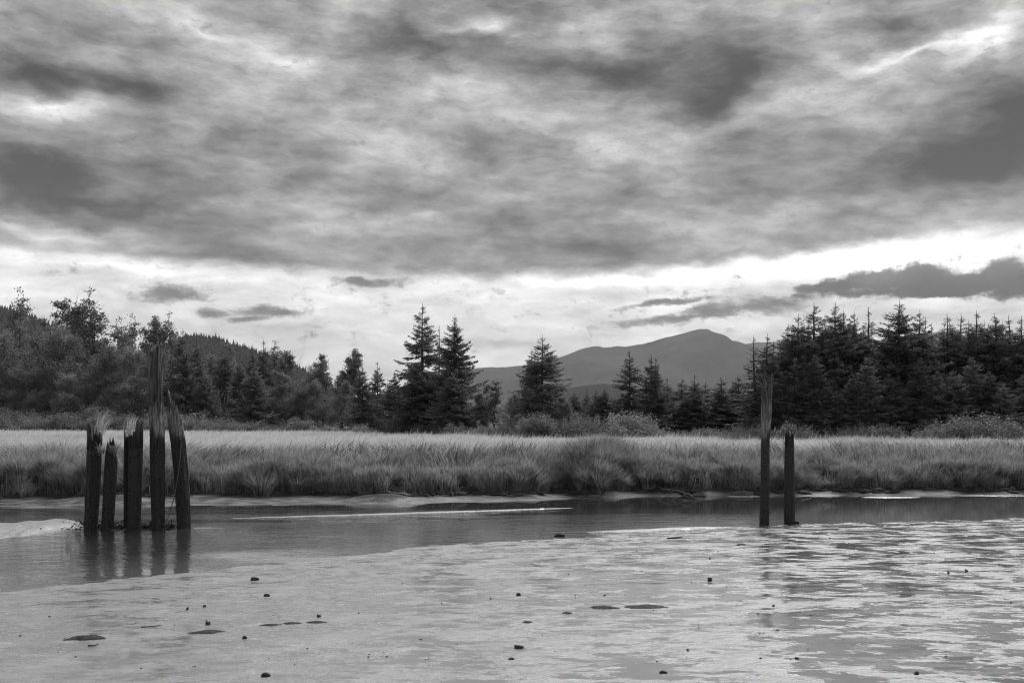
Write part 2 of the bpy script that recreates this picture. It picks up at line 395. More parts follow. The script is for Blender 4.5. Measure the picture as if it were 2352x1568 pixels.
def pile_material(name, bleach):                      # wet dark wood up to the high-tide line, bleached splitting wood above it
    m, t, out = material(name)
    pos = t.new('ShaderNodeNewGeometry').outputs['Position']
    sp = t.new('ShaderNodeSeparateXYZ', {0: pos})
    grain = t.noise(t.map(pos, scale=(1, 1, 14)), 30.0, 5.0, 0.65)
    blot = t.noise(t.map(pos, scale=(1, 1, 4)), 9.0, 5.0, 0.6)
    crust = t.noise(pos, 28.0, 4.0, 0.7)
    tide = t.m('ADD', sp.outputs[2], t.m('MULTIPLY', t.m('SUBTRACT', crust, 0.5), 0.05))
    up = t.rng(tide, 2.06, 2.10)
    top = t.rng(t.m('ADD', sp.outputs[2], t.m('MULTIPLY', t.m('SUBTRACT', blot, 0.5), 0.9)), 2.30, 2.62)
    wet = t.rng(crust, 0.35, 0.72, 0.012, 0.10, False)
    mid = t.m('MULTIPLY', t.rng(grain, 0.35, 0.65, 0.02, 0.075, False), min(1.0, 0.3 + bleach * .7))
    dry = t.m('MULTIPLY', t.rng(grain, 0.36, 0.60, 0.08, 0.36, False), t.rng(blot, 0.35, 0.6, 0.40, 1.0))
    high = t.rng(sp.outputs[2], 2.85, 3.4, 1.0, 0.42)
    col = t.mix(up, wet, t.mix(top, mid, t.m('MULTIPLY', dry, t.m('MULTIPLY', high, bleach))))
    h = t.m('ADD', t.m('MULTIPLY', grain, up), t.m('MULTIPLY', crust, t.m('MULTIPLY_ADD', up, -0.7, 1.0)))
    b = t.new('ShaderNodeBump', {'Height': h, 'Strength': 1.0, 'Distance': 0.04})
    p = t.new('ShaderNodeBsdfPrincipled', {'Base Color': t.grey(col), 'Roughness': t.mix(up, 0.55, 0.85), 'Specular IOR Level': 0.3, 'Normal': b.outputs[0]})
    t.l.new(p.outputs[0], out.inputs[0])
    return m
M['pile'] = pile_material('bleached_piling_wood', 1.35)
M['pile_dark'] = pile_material('mossy_piling_wood', 0.5)

# ------------------------------------------------------------------ terrain
def shore_far(x):                         # far waterline
    return np.interp(x, [-60, -16, -6, 0, 5, 18, 60], [28, 32.0, 33.6, 34.7, 37.0, 37.4, 40]) + 0.35 * fbm(np.asarray(x) * 0.45, np.asarray(x) * 0 + 3, 5, 3)
def bank_foot(x):                         # where the grassy scarp begins
    apron = np.interp(x, [-60, -16, -2, 5, 18, 60], [2.2, 2.2, 1.5, 0.7, 0.9, 1.2])
    return shore_far(x) + apron + 0.8 * fbm(np.asarray(x) * 0.7, np.asarray(x) * 0 + 9, 11, 3)
def land_z(x, y):
    ys, yb = shore_far(x), bank_foot(x)
    z = np.where(y < ys, -0.6 + 0.6 * sstep(ys - 3, ys, y), 0.16 * sstep(ys, yb, y))
    z = z + (0.46 + 0.14 * fbm(x * 0.5, y * 0.5, 21, 3)) * sstep(yb, yb + 0.9, y) + 0.36 * sstep(yb + 0.8, yb + 5.5, y)
    z = z + 0.05 * fbm(x * 1.3, y * 1.6, 31, 3) * sstep(ys - 0.4, ys + 0.5, y)
    mound = np.exp(-((x - 3.5) / 1.9) ** 2 - ((y - (yb + 1.9)) / 1.4) ** 2)
    z = z + 0.45 * mound
    z = z + 0.45 * np.exp(-((x + 13.4) / 1.5) ** 2 - ((y - 33.3) / 0.8) ** 2) * 0.5      # drained silt hummocks below the scarp
    z = z + 0.40 * np.exp(-((x + 4.4) / 1.15) ** 2 - ((y - 34.3) / 0.45) ** 2) * 0.55
    return z
xs = np.concatenate([-np.geomspace(60, 20000, 26)[::-1], np.linspace(-59, -31, 30), np.linspace(-30, 30, 420), np.linspace(31, 59, 30), np.geomspace(60, 20000, 26)])
ysr = np.concatenate([-np.geomspace(30, 20000, 14)[::-1], np.linspace(-20, 29, 14), np.linspace(29.5, 44, 130), np.linspace(44.6, 110, 80), np.geomspace(115, 20000, 30)])
GX, GY = np.meshgrid(xs, ysr)
mb = MB(); grid_mesh(mb, GX, GY, land_z(GX, GY))
link('ground', mb.mesh('ground', M['ground'], True), kind='structure')

def shore_near(x):                        # near waterline
    return np.interp(x, [-60, -14, -8.3, -6, -4.1, -1.7, 1.3, 6.7, 14.8, 60], [-6, 11.5, 16.3, 18.7, 19.9, 22.6, 23.9, 26.7, 28.9, 42])
def mud_z(x, y):
    e = shore_near(x)
    dd = e - y
    z = np.where(dd > 0, 0.42 * (1 - np.exp(-np.maximum(dd, 0) / 16.0)), -0.5 * (1 - np.exp(np.minimum(dd, 0) / 4.0)))
    near = np.exp(-(dd / 5.0) ** 2)
    r = (0.008 + 0.014 * near) * fbm(x * 1.3, y * 1.5, 41, 4) + (0.004 + 0.006 * near) * fbm(x * 4.0, y * 5, 47, 3)
    return z + r + 0.012 * fbm(x * 0.35, y * 0.5, 53, 2) * sstep(0, 4, dd)
mx_ = np.concatenate([-np.geomspace(21, 60, 14)[::-1], np.linspace(-20, 24, 520), np.geomspace(25, 60, 12)])
my_ = np.concatenate([np.linspace(-40, 7, 20), np.linspace(7.1, 33, 520)])
GX, GY = np.meshgrid(mx_, my_)
mb = MB(); grid_mesh(mb, GX, GY, mud_z(GX, GY))
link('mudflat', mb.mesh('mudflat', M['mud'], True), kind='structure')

wx = np.concatenate([-np.geomspace(70, 20000, 10)[::-1], np.linspace(-60, 60, 25), np.geomspace(70, 20000, 10)])
wy = np.array([-300.0, -60, 0, 10, 20, 30, 40, 43])
GX, GY = np.meshgrid(wx, wy)
mb = MB(); grid_mesh(mb, GX, GY, GX * 0)
link('river_water', mb.mesh('river_water', M['water'], True), kind='structure')

def mud_bar(name, label, pts, wid, hgt, mat='mud_bare', seed=0, dense=90):
    P = np.array(pts, float)
    s = np.linspace(0, len(P) - 1, dense)
    cx = np.interp(s, range(len(P)), P[:, 0]); cyy = np.interp(s, range(len(P)), P[:, 1])
    wv = np.interp(s, range(len(wid)) if len(wid) == len(P) else np.linspace(0, len(P) - 1, len(wid)), wid)
    v = np.linspace(-1, 1, 17)
    X = cx[None] + 0 * v[:, None]
    env = (np.sin(np.linspace(0, math.pi, dense)) ** 0.35)[None]
    edge = 1 + 0.6 * fbm(cx * 1.6, cx * 0 + seed, 61 + seed, 3)[None]
    cyy = cyy + .5 * wv * fbm(cx * .9, cx * 0 + 1.5, 65 + seed, 4)
    Y = cyy[None] + v[:, None] * wv[None] * env * edge
    Z = -0.05 + (hgt + 0.05) * (1 - np.abs(v[:, None]) ** 2.2) * env + 0.25 * hgt * fbm(X * 1.4, Y * 2.6, 71 + seed, 3)
    m_ = MB(); grid_mesh(m_, X, Y, Z)
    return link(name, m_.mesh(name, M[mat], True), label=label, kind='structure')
def P2(px, py):                            # water-level point under a picture position (2352 wide)
    return on_level(px / K * 0.43537, py / K * 0.43537)[:2]
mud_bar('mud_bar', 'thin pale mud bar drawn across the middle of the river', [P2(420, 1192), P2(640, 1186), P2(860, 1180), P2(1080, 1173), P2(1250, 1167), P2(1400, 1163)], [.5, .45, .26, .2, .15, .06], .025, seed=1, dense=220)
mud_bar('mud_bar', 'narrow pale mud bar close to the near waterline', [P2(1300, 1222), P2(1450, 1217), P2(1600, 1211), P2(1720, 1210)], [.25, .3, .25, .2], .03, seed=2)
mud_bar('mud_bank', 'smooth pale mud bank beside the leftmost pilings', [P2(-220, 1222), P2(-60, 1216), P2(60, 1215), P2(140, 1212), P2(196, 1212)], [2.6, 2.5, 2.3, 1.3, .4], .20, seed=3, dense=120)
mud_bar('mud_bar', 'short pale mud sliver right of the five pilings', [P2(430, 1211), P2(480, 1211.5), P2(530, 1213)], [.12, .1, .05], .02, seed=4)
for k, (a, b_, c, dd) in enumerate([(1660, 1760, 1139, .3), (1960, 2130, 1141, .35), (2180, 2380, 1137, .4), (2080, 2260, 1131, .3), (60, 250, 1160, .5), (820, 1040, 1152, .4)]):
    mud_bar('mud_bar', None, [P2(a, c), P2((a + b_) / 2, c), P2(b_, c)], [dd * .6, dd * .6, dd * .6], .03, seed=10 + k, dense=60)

# mountains and hills
def ridge(name, D, depth, prof, mat, rough, seed, forest=None):
    P = np.array(prof, float)
    nx, nv = 260, 26
    px = np.linspace(P[0, 0], P[-1, 0], nx)
    py = np.interp(px, P[:, 0], P[:, 1])
    X0 = (px * 0.43537 - 512) / F * D
    H = CAMH - (py * 0.43537 - HZ) / F * D
    v = np.linspace(-1, 1, nv)[:, None]
    fall = 1 - np.abs(v) ** 1.25
    X = X0[None] + 0 * v
    Y = D + v * depth + 0 * X
    Z = H[None] * fall + rough * fbm(X / depth * 5, Y / depth * 5, seed, 5) * (np.abs(v) ** 0.5 + 0.12) - 5 * (np.abs(v) > .98)
    m_ = MB(); grid_mesh(m_, X, Y, Z)
    o = link(name, m_.mesh(name, mat, True), kind='structure')
    return X, Y, Z
MT = [(900, 905), (1000, 865), (1100, 845), (1170, 838), (1200, 834), (1260, 822), (1290, 815), (1330, 800), (1370, 797), (1400, 797), (1440, 797), (1480, 789), (1500, 783), (1530, 770), (1560, 762),
      (1585, 755), (1605, 752), (1620, 751.5), (1632, 756), (1650, 770), (1665, 777), (1690, 780), (1710, 791), (1740, 815), (1780, 840), (1850, 870), (1950, 905)]
ridge('mountain', 12000, 3200, MT, M['mountain'], 240, 81)
ridge('far_mountain', 15000, 2500, [(1500, 900), (1620, 830), (1690, 793), (1740, 783), (1790, 779), (1850, 790), (1950, 815), (2020, 805), (2080, 785), (2120, 765), (2150, 758), (2200, 764), (2300, 800), (2450, 850)], M['mountain'], 120, 83)
ridge('foothill', 4500, 700, [(1180, 905), (1280, 893), (1350, 881), (1385, 878), (1420, 884), (1500, 893), (1700, 905)], M['hill'], 20, 85)
hills = []
hills.append(ridge('forested_hill', 2600, 700, [(-500, 640), (-260, 655), (-60, 688), (0, 702), (50, 716), (90, 733), (140, 757), (200, 790), (300, 850), (380, 900)], M['hill'], 30, 87))
hills.append(ridge('forested_hill', 3000, 600, [(180, 905), (300, 840), (380, 790), (430, 772), (465, 771), (500, 779), (560, 797), (620, 815), (700, 850), (800, 905)], M['hill'], 25, 89))
rng = np.random.default_rng(5)
mb = MB()
for (X, Y, Z) in hills:                    # far forest standing on the two hills
    n = 5200
    u = rng.uniform(0, X.shape[1] - 1.01, n); v = rng.uniform(0, 13.6, n) ** 1.0
    i0, j0 = np.floor(v).astype(int), np.floor(u).astype(int)
    x = X[i0, j0] + (X[i0, np.minimum(j0 + 1, X.shape[1] - 1)] - X[i0, j0]) * (u - j0)
    y = Y[i0, j0] + (Y[i0 + 1, j0] - Y[i0, j0]) * (v - i0)
    z = Z[i0, j0] + (Z[i0 + 1, j0] - Z[i0, j0]) * (v - i0)
    h = rng.uniform(5, 12, n) + 10 * rng.uniform(0, 1, n) ** 3; r = h * rng.uniform(0.16, 0.26, n)
    th = np.arange(5) * 2 * math.pi / 5
    ring = np.stack([x[:, None] + r[:, None] * np.cos(th), y[:, None] + r[:, None] * np.sin(th), (z - 2)[:, None] + 0 * th], -1)
    tip = np.stack([x + rng.normal(0, .5, n), y, z + h], -1)[:, None]
    V = np.concatenate([ring, tip], 1)
    mb.add(V, ((np.arange(n) * 6)[:, None, None] + np.array([[0, 1, 5], [1, 2, 5], [2, 3, 5], [3, 4, 5], [4, 0, 5]])[None]).reshape(-1, 3))
link('hill_forest', mb.mesh('hill_forest', M['forest']), label='conifer forest covering the two distant hills', cat='forest', kind='stuff')

# ------------------------------------------------------------------ trees
def unit(v): return v / (np.linalg.norm(v, axis=-1, keepdims=True) + 1e-9)
def spruce_meshes(seed, slim=1.0, dens=1.0, gap=0.0, H=10.0):
    g = np.random.default_rng(seed)
    tr, cr = MB(), MB()
    zz = np.linspace(0, H, 14)
    wob = np.cumsum(g.normal(0, 0.018, (14, 2)), 0); wob[0] = 0
    tp = np.stack([wob[:, 0], wob[:, 1], zz], 1)
    tr.tube(np.concatenate([tp, tp[-1:] + [[0, 0, .32]]]), np.append(0.15 * (1 - zz / H) ** 0.9 + 0.014, .008), 7)
    nb = int(235 * dens)
    T_ = np.sort(g.uniform(0.03, 1.0, nb)); T_ = np.where(T_ > .7, .7 + .285 * ((T_ - .7) / .3) ** 1.15, T_)
    lean = g.uniform(0, 6.28)
    for t in T_:
        z0 = t * H
        prof = (1 - t) ** 0.88 * (0.55 + 0.45 * min(1, t / 0.12)) + 0.012
        L = 3.5 * slim * prof * g.uniform(0.66, 1.12)
        if g.random() < 0.07: L *= 1.22
        if g.random() < gap or (t > .90 and g.random() < .6): continue
        a = g.uniform(0, 2 * math.pi)
        rad = np.array([math.cos(a), math.sin(a), 0.0])
        e0 = np.interp(t, [0, 0.35, 0.7, 0.9, 1], [-0.30, -0.10, 0.22, 0.55, 0.95]) + g.normal(0, 0.10)
        sag = np.interp(t, [0, 0.5, 1], [0.42, 0.30, 0.05]) * g.uniform(0.6, 1.3)
        tipup = np.interp(t, [0, 0.5, 1], [0.34, 0.30, 0.1]) * g.uniform(0.5, 1.4)
        s = np.linspace(0, 1, 7)
        rise = L * (math.sin(e0) * s - sag * s ** 2 + tipup * s ** 3)
        c0 = np.array([np.interp(z0, zz, tp[:, 0]), np.interp(z0, zz, tp[:, 1]), z0])
        pts = c0 + rad * (L * math.cos(e0) * s)[:, None] + np.array([0, 0, 1.0]) * rise[:, None]
        tr.tube(pts, np.linspace(0.012 + 0.013 * L, 0.006, 7), 4, False)
        n = max(3, int(L / 0.065))
        fw = min(1.0, 0.42 + L / 2.2)
        ss = np.clip(np.concatenate([g.uniform(0.10, 1, n), [1.0]]), 0, 1)
        b = np.stack([np.interp(ss, s, pts[:, i]) for i in range(3)], 1)
        tang = unit(np.stack([np.interp(np.minimum(ss + .05, 1), s, pts[:, i]) - np.interp(ss - .05, s, pts[:, i]) for i in range(3)], 1))
        sd = np.array([-rad[1], rad[0], 0.0])
        for sign in (-1, 1):
            tw = (0.30 * L * (1 - ss) + 0.05 + 0.08 * fw) * g.uniform(0.5, 1.15, len(ss))     # side twig length
            dr = unit(tang * g.uniform(0.55, 1.1, (len(ss), 1)) + sign * sd * g.uniform(0.4, 1.0, (len(ss), 1)) + np.array([0, 0, -1.0]) * g.uniform(0.0, 0.55, (len(ss), 1)))
            k = 3
            for q in range(k):
                bb = b + dr * (tw * q / k)[:, None] + g.normal(0, 0.02, b.shape)
                dq = unit(dr + g.normal(0, 0.30, dr.shape) + np.array([0, 0, -0.12 * q]))
                sv = unit(np.cross(dq, unit(g.normal(0, 1, dq.shape))))
                keep = g.random(len(bb)) < 0.92
                cr.cards(bb[keep], dq[keep], sv[keep], (tw * 0.5 + 0.09 * fw)[keep] * g.uniform(.8, 1.2, keep.sum()), fw * g.uniform(0.04, 0.085, keep.sum()))
    # leader shoot
    n = 10
    zt = g.uniform(0.93, 1.0, n) * H; aa = g.uniform(0, 6.28, n)
    cr.cards(np.stack([tp[-1, 0] + 0 * zt, tp[-1, 1] + 0 * zt, zt], 1), unit(np.stack([np.cos(aa), np.sin(aa), 1.1 + 0 * aa], 1)), unit(g.normal(0, 1, (n, 3))), (1.04 - zt / H) * 2.2 + 0.05, np.full(n, 0.04))
    return tr.mesh('spruce_trunk', M['bark'], True), cr.mesh('spruce_crown', M['spruce'])

def grow(g, mbt, p, dirv, L, r, lvl, tips, spread=0.6, up=0.25, kids=(3, 5)):
    n = 5
    pts = [np.array(p)]; dd = unit(np.array(dirv, float))
    for i in range(n):
        dd = unit(dd + g.normal(0, 0.16, 3) + np.array([0, 0, up * 0.25]))
        pts.append(pts[-1] + dd * L / n)
    pts = np.array(pts)
    mbt.tube(pts, np.linspace(r, r * 0.55, n + 1), 5 if lvl > 1 else 4, False)
    if lvl == 0:
        tips.append(pts)
        return
    for q in range(g.integers(*kids)):
        f = g.uniform(0.35, 1.0); i = min(int(f * n), n - 1)
        b = pts[i] + (pts[i + 1] - pts[i]) * (f * n - i)
        a = unit(np.cross(dd, g.normal(0, 1, 3)))
        grow(g, mbt, b, dd + a * g.uniform(spread * 0.7, spread * 1.5) + np.array([0, 0, up]), L * g.uniform(0.5, 0.75), r * 0.5, lvl - 1, tips, spread, up, kids)
    grow(g, mbt, pts[-1], dd, L * 0.6, r * 0.5, lvl - 1, tips, spread, up, kids)
def leaves_on(g, mbc, tips, per, size, sig):
    for pts in tips:
        n = g.poisson(per)
        if n == 0: continue
        f = g.uniform(0, len(pts) - 1.001, n); i = f.astype(int)
        b = pts[i] + (pts[i + 1] - pts[i]) * (f - i)[:, None] + g.normal(0, sig, (n, 3)) * np.array([1, 1, .7])
        dv = unit(g.normal(0, 1, (n, 3)) + np.array([0.35, 0, -0.25])); sv = unit(np.cross(dv, g.normal(0, 1, (n, 3))))
        mbc.cards(b, dv, sv, g.uniform(.7, 1.3, n) * size, g.uniform(.5, .8, n) * size)
def broadleaf_meshes(seed, H=10.0, slim=1.0, per=34, leaf='leaf', bare=0.0):
    g = np.random.default_rng(seed)
    tr, cr = MB(), MB(); tips = []
    h0 = H * 0.55
    tp = [np.zeros(3)]; dd = np.array([0, 0, 1.0])
    for i in range(8):
        dd = unit(dd + g.normal(0, 0.07, 3)); dd[2] = max(dd[2], .9); tp.append(tp[-1] + dd * H * 0.78 / 8)
    tp = np.array(tp)
    tr.tube(tp, np.linspace(0.15, 0.03, 9), 7, False)
    for k in range(21):
        f = g.uniform(0.10, 0.97) if k > 2 else (1.0, .93, .86)[k]
        i = min(int(f * 8), 7); b = tp[i] + (tp[i + 1] - tp[i]) * (f * 8 - i)
        a = k * 2.4 + g.normal(0, .4)
        L = H * 0.20 * slim * np.interp(f, [0.1, 0.35, 0.7, 1.0], [0.9, 1.15, 0.85, 0.55]) * g.uniform(.65, 1.25)
        grow(g, tr, b, (math.cos(a), math.sin(a), np.interp(f, [0, .5, 1], [0.2, 0.8, 2.6])), L, 0.055 * (1.2 - f), 2, tips, np.interp(f, [0, .7, 1], [.62, .55, .36]), 0.22)
    tips_l = [t for t in tips if g.random() > bare]
    leaves_on(g, cr, tips_l, per * 1.25, 0.15, 0.27)
    return tr.mesh('broadleaf_trunk', M['bark'], True), cr.mesh('broadleaf_crown', M[leaf])
def leader_meshes(seed, H=10.0, leaders=4, per=16, leaf='leaf', bare=.12):
    g = np.random.default_rng(seed); tr, cr = MB(), MB(); tips = []
    tp = np.cumsum(np.concatenate([[[0, 0, 0]], np.stack([g.normal(0, .12, 6), g.normal(0, .12, 6), np.full(6, H * .45 / 6)], 1)]), 0)
    tr.tube(tp, np.linspace(.17, .10, 7), 7, False)
    for k in range(leaders):
        hk = H * (1.0 if k == 0 else g.uniform(.74, .97)); a = k * 6.28 / leaders + g.normal(0, .5); out = g.uniform(.02, .12) * H if k else .02 * H
        b = tp[g.integers(3, 7)]; n = 12; q = np.linspace(0, 1, n)
        pts = b + np.stack([np.cos(a) * out * q ** .6, np.sin(a) * out * q ** .6, (hk - b[2]) * q], 1) + np.cumsum(g.normal(0, .05, (n, 3)), 0) * [1, 1, .2]
        pts += np.array([.25, 0, 0]) * (q ** 2)[:, None]
        tr.tube(pts, np.linspace(.07, .012, n), 5, False)
        for m_ in range(26):
            f = g.uniform(.02, 1) ** .8; i = min(int(f * (n - 1)), n - 2); bb = pts[i] + (pts[i + 1] - pts[i]) * (f * (n - 1) - i)
            aa = g.uniform(0, 6.28); L = H * g.uniform(.04, .12) * (1.25 - .85 * f)
            grow(g, tr, bb, (math.cos(aa), math.sin(aa), g.uniform(.2, 1.1)), L, .022, 1, tips, .5, .2, (2, 4))
    for m_ in range(26):                     # lower boughs
        f = g.uniform(.15, 1); i = min(int(f * 6), 5); aa = g.uniform(0, 6.28)
        grow(g, tr, tp[i], (math.cos(aa), math.sin(aa), g.uniform(.1, .7)), H * g.uniform(.10, .22), .03, 1, tips, .6, .15, (3, 5))
    leaves_on(g, cr, [t for t in tips if g.random() > bare], per, .17, .15)
    return tr.mesh('leafy_trunk', M['bark'], True), cr.mesh('leafy_crown', M[leaf])
def snag_mesh(seed, H=10.0, lvl=2):
    g = np.random.default_rng(seed); tr = MB(); tips = []
    grow(g, tr, (0, 0, 0), (g.normal(0, .06), 0, 1), H * 0.55, 0.11, lvl, tips, 0.38, 0.45, (2, 4))
    return tr.mesh('snag', M['dead_wood'], True)
def shrub_meshes(seed, H=2.4, wide=1.3, leaf='shrub', stems=46):
    g = np.random.default_rng(seed); tr, cr = MB(), MB(); tips = []
    for k in range(stems):
        a = g.uniform(0, 6.28); el_ = g.uniform(0.15, 1.25)
        dv = np.array([math.cos(a) * math.cos(el_) * wide, math.sin(a) * math.cos(el_) * wide, math.sin(el_) + .2])
        L = H * g.uniform(0.55, 0.95)
        b = np.array([g.normal(0, .3 * wide), g.normal(0, .3 * wide), 0])
        grow(g, tr, b, dv, L * 0.62, 0.014, 1, tips, 0.45, 0.3, (2, 4))
    leaves_on(g, cr, tips, 44, 0.085, 0.10)
    return tr.mesh('shrub_stems', M['bark'], True), cr.mesh('shrub_crown', M[leaf])

SP = [spruce_meshes(101, 1.0, 1.0), spruce_meshes(102, 0.85, 1.05), spruce_meshes(103, 1.1, 1.15), spruce_meshes(104, 0.7, 0.9), spruce_meshes(105, 0.5, 0.55, 0.1), spruce_meshes(106, 1.25, 1.3), spruce_meshes(107, 0.95, 1.1)]
BL = [broadleaf_meshes(201), broadleaf_meshes(202, slim=1.2), broadleaf_meshes(203, slim=0.8, per=26), broadleaf_meshes(204, slim=1.15, leaf='leaf_pale'), broadleaf_meshes(205, slim=1.0, per=20, bare=.25), broadleaf_meshes(206, slim=1.3),
      leader_meshes(211), leader_meshes(212, leaders=5), leader_meshes(213, leaders=3, per=12, bare=.25), leader_meshes(214, leaders=6, per=14)]
SN = [snag_mesh(301), snag_mesh(302), snag_mesh(303, lvl=1)]
SH = [shrub_meshes(401), shrub_meshes(402, wide=1.6), shrub_meshes(403, H=2.8, wide=1.0), shrub_meshes(404, wide=1.9, leaf='leaf_pale'), shrub_meshes(405, wide=1.15, leaf='leaf_pale', stems=84), shrub_meshes(406, H=2.5, wide=1.5, leaf='leaf_pale', stems=90)]
gr = np.random.default_rng(77)
def ground_at(x, y): return float(land_z(np.array([x]), np.array([y]))[0])
def edge_dist(px): return np.interp(px, [-150, 0, 300, 400, 512, 760, 1024], [155, 148, 130, 106, 86, 76, 71])
def plant(name, parts, sx, sy, D, H0, label, cat, group=None, wide=1.0, tilt=0.0):
    """stand a tree so that its tip reaches picture point (sx, sy) at distance D"""
    D = D / 75.0 * float(edge_dist(sx * K))
    p = at(sx, sy, D); gz = ground_at(p[0], p[1]) - 0.05
    s = (p[2] - gz) / H0
    e = link(name, None, label=label, cat=cat, group=group, loc=(p[0], p[1], gz))
    for nm, me in parts: link(nm, me, e)
    e.rotation_euler = (0, tilt, gr.uniform(0, 6.28)); e.scale = (s * wide, s * wide, s)
    if tilt: e.rotation_euler = (0, tilt, 0)
    return e
def spruce(i, sx, sy, D, label, group=None, wide=1.0):
    return plant('spruce_tree', (('trunk', SP[i][0]), ('crown', SP[i][1])), sx, sy, D, 10.32, label, 'tree', group, wide)
def broadleaf(i, sx, sy, D, label, group=None, wide=1.0):
    return plant('broadleaf_tree', (('trunk', BL[i][0]), ('crown', BL[i][1])), sx, sy, D, 10.3 if i < 6 else 10.15, label, 'tree', group, wide * (1.0 if i < 6 else 1.3))
def snag(i, sx, sy, D, label, wide=1.0):
    return plant('dead_tree', (('trunk', SN[i]),), sx, sy, D, 10.5, label, 'tree', 'bare dead trees above the wood', wide)
def shrub(i, sx, sy, D, label, group=None, wide=1.0):
    return plant('shrub', (('stems', SH[i][0]), ('crown', SH[i][1])), sx, sy, D, 2.4, label, 'shrub', group, wide)

ORD = 'first second third fourth fifth sixth seventh eighth ninth tenth eleventh twelfth thirteenth fourteenth fifteenth sixteenth seventeenth'.split()
# the middle of the wood edge
spruce(0, 1030, 737, 76, 'tallest middle spruce with a thin open pointed top', wide=1.15)
spruce(2, 1108, 764, 77, 'broad dense spruce leaning on the tallest middle spruce', wide=1.05)
spruce(4, 1072, 792, 84, 'slender spruce tip showing between the two tallest middle spruces')
spruce(5, 1020, 900, 73, 'low spreading spruce in front of the tallest middle spruce', wide=1.5)
spruce(5, 1105, 905, 73.5, 'low spreading spruce in front of the broad middle spruce', wide=1.45)
spruce(6, 962, 905, 75, 'small dark spruce at the foot of the middle pair', wide=1.3)
spruce(2, 1326, 815, 77, 'lone conical spruce before the left shoulder of the mountain', wide=1.35)
spruce(3, 1294, 849, 78.5, 'narrow second tip beside the lone conical spruce')
spruce(0, 1537, 850, 78, 'open-branched spruce below the mountain crest', wide=1.15)
spruce(6, 1590, 862, 76, 'dense twin-topped spruce below the mountain summit', wide=1.15)
spruce(3, 1600, 866, 77, 'second tip of the dense twin-topped spruce')
spruce(1, 1432, 945, 82, 'little pointed spruce between the two middle spruce groups', wide=1.2)
spruce(5, 1476, 942, 79, 'short bushy spruce left of the open-branched spruce', wide=1.2)
for i, sx, sy, D, lb in [(1, 1631, 919, 84, 'spruce right beside the twin-topped spruce'), (0, 1665, 920, 82, 'spruce under the right flank of the mountain, second of that row'),
                         (1, 1695, 911, 80, 'tallest of the small spruces under the mountain flank'), (6, 1722, 929, 85, 'rounded spruce following the tallest of the small flank row'),
                         (0, 1762, 916, 80, 'pale-sided spruce left of the lone right piling pair'), (3, 1784, 926, 84, 'thin spruce tip just left of the taller right piling'), (6, 1804, 911, 83, 'spruce whose crown touches the slim pair above the right piling')]:
    spruce(i, sx, sy, D, lb, 'small spruces under the mountain', 1.7)
for k in range(11):
    spruce([5, 6, 2][k % 3], 1405 + k * 43 + gr.uniform(-12, 12), gr.uniform(945, 975), gr.uniform(77, 82), ORD[k] + ' from the left of the low bushy spruces below the mountain', 'low spruces below the mountain', gr.uniform(1.4, 1.8))
# right stand
RS = [(4, 1841, 816, 76, 'slim bare-sided spruce with one long low limb above the right piling', 1.1), (3, 1868, 812, 75, 'slim spruce standing directly above the taller right piling', 1.0),
      (1, 1889, 831, 78, 'shorter spruce tucked right of the slim pair', 1.1), (1, 1928, 788, 80, 'outermost tall spruce on the left slope of the right stand', .9),
      (2, 1946, 764, 78, 'pointed spruce second on the left slope of the right stand', .85), (0, 1988, 735, 79, 'first of the two highest spruce spires in the right stand', .95),
      (2, 2037, 736, 80, 'second of the two highest spruce spires in the right stand', .9), (1, 2055, 754, 84, 'spruce tip close behind the second highest spire', .9),
      (0, 2083, 757, 81, 'spruce with tufted top left of the thin skeletal spruce', .85), (4, 2121, 748, 83, 'thin skeletal spruce with sky showing through its branches', 1.1),
      (2, 2191, 731, 80, 'broad open-crowned spruce, the widest top in the right stand', 1.1), (0, 2243, 754, 81, 'spruce with raised branches right of the broad open crown', .85),
      (4, 2275, 786, 84, 'low thin spruce tip in the dip of the right stand', 1.0), (1, 2309, 764, 82, 'first spruce after the dip in the right stand', 1.0),
      (3, 2337, 764, 83, 'narrow spruce second after the dip in the right stand', 1.1), (1, 2380, 755, 82, 'double-tipped spruce third after the dip', .9),
      (2, 2431, 762, 81, 'bushy-topped spruce near the right edge of the stand', .9), (3, 2470, 767, 82, 'narrow spruce next to the right frame edge', 1.1), (1, 2498, 769, 81, 'spruce cut by the right frame edge', 1.0)]
for i, sx, sy, D, lb, wd in RS: spruce(i, sx, sy, D, lb, 'spruces of the right stand', wd * 1.5)
for k in range(17):                        # lower spruces that fill the front of the right stand
    sx = 1905 + k * 42 + gr.uniform(-14, 14)
    spruce([5, 2, 6][k % 3], sx, gr.uniform(850, 930), gr.uniform(74.5, 77), ORD[k] + ' from the left of the low dark spruces fronting the right stand', 'low front spruces of the right stand', gr.uniform(1.15, 1.5))
for k in range(12):
    spruce([0, 1, 6, 2][k % 4], 2010 + k * 52 + gr.uniform(-15, 15), gr.uniform(764, 806), gr.uniform(84, 90), ORD[k] + ' from the left of the half-hidden spruces deep in the right stand', 'inner spruces of the right stand', 1.35)
for k in range(14):
    spruce([3, 1, 0, 6][k % 4], 1962 + k * 41 + gr.uniform(-12, 12), gr.uniform(768, 806), gr.uniform(81, 86), ORD[k] + ' from the left of the narrow spires crowded between the tall right spruces', 'narrow spires of the right stand', gr.uniform(.95, 1.25))
for k, (sx, sy) in enumerate([(2530, 775), (2590, 765), (2660, 780), (2560, 870), (2640, 880)]):
    spruce(k % 3, sx, sy, 82, ORD[k] + ' spruce beyond the right frame edge', 'spruces beyond the right frame edge', 1.1)
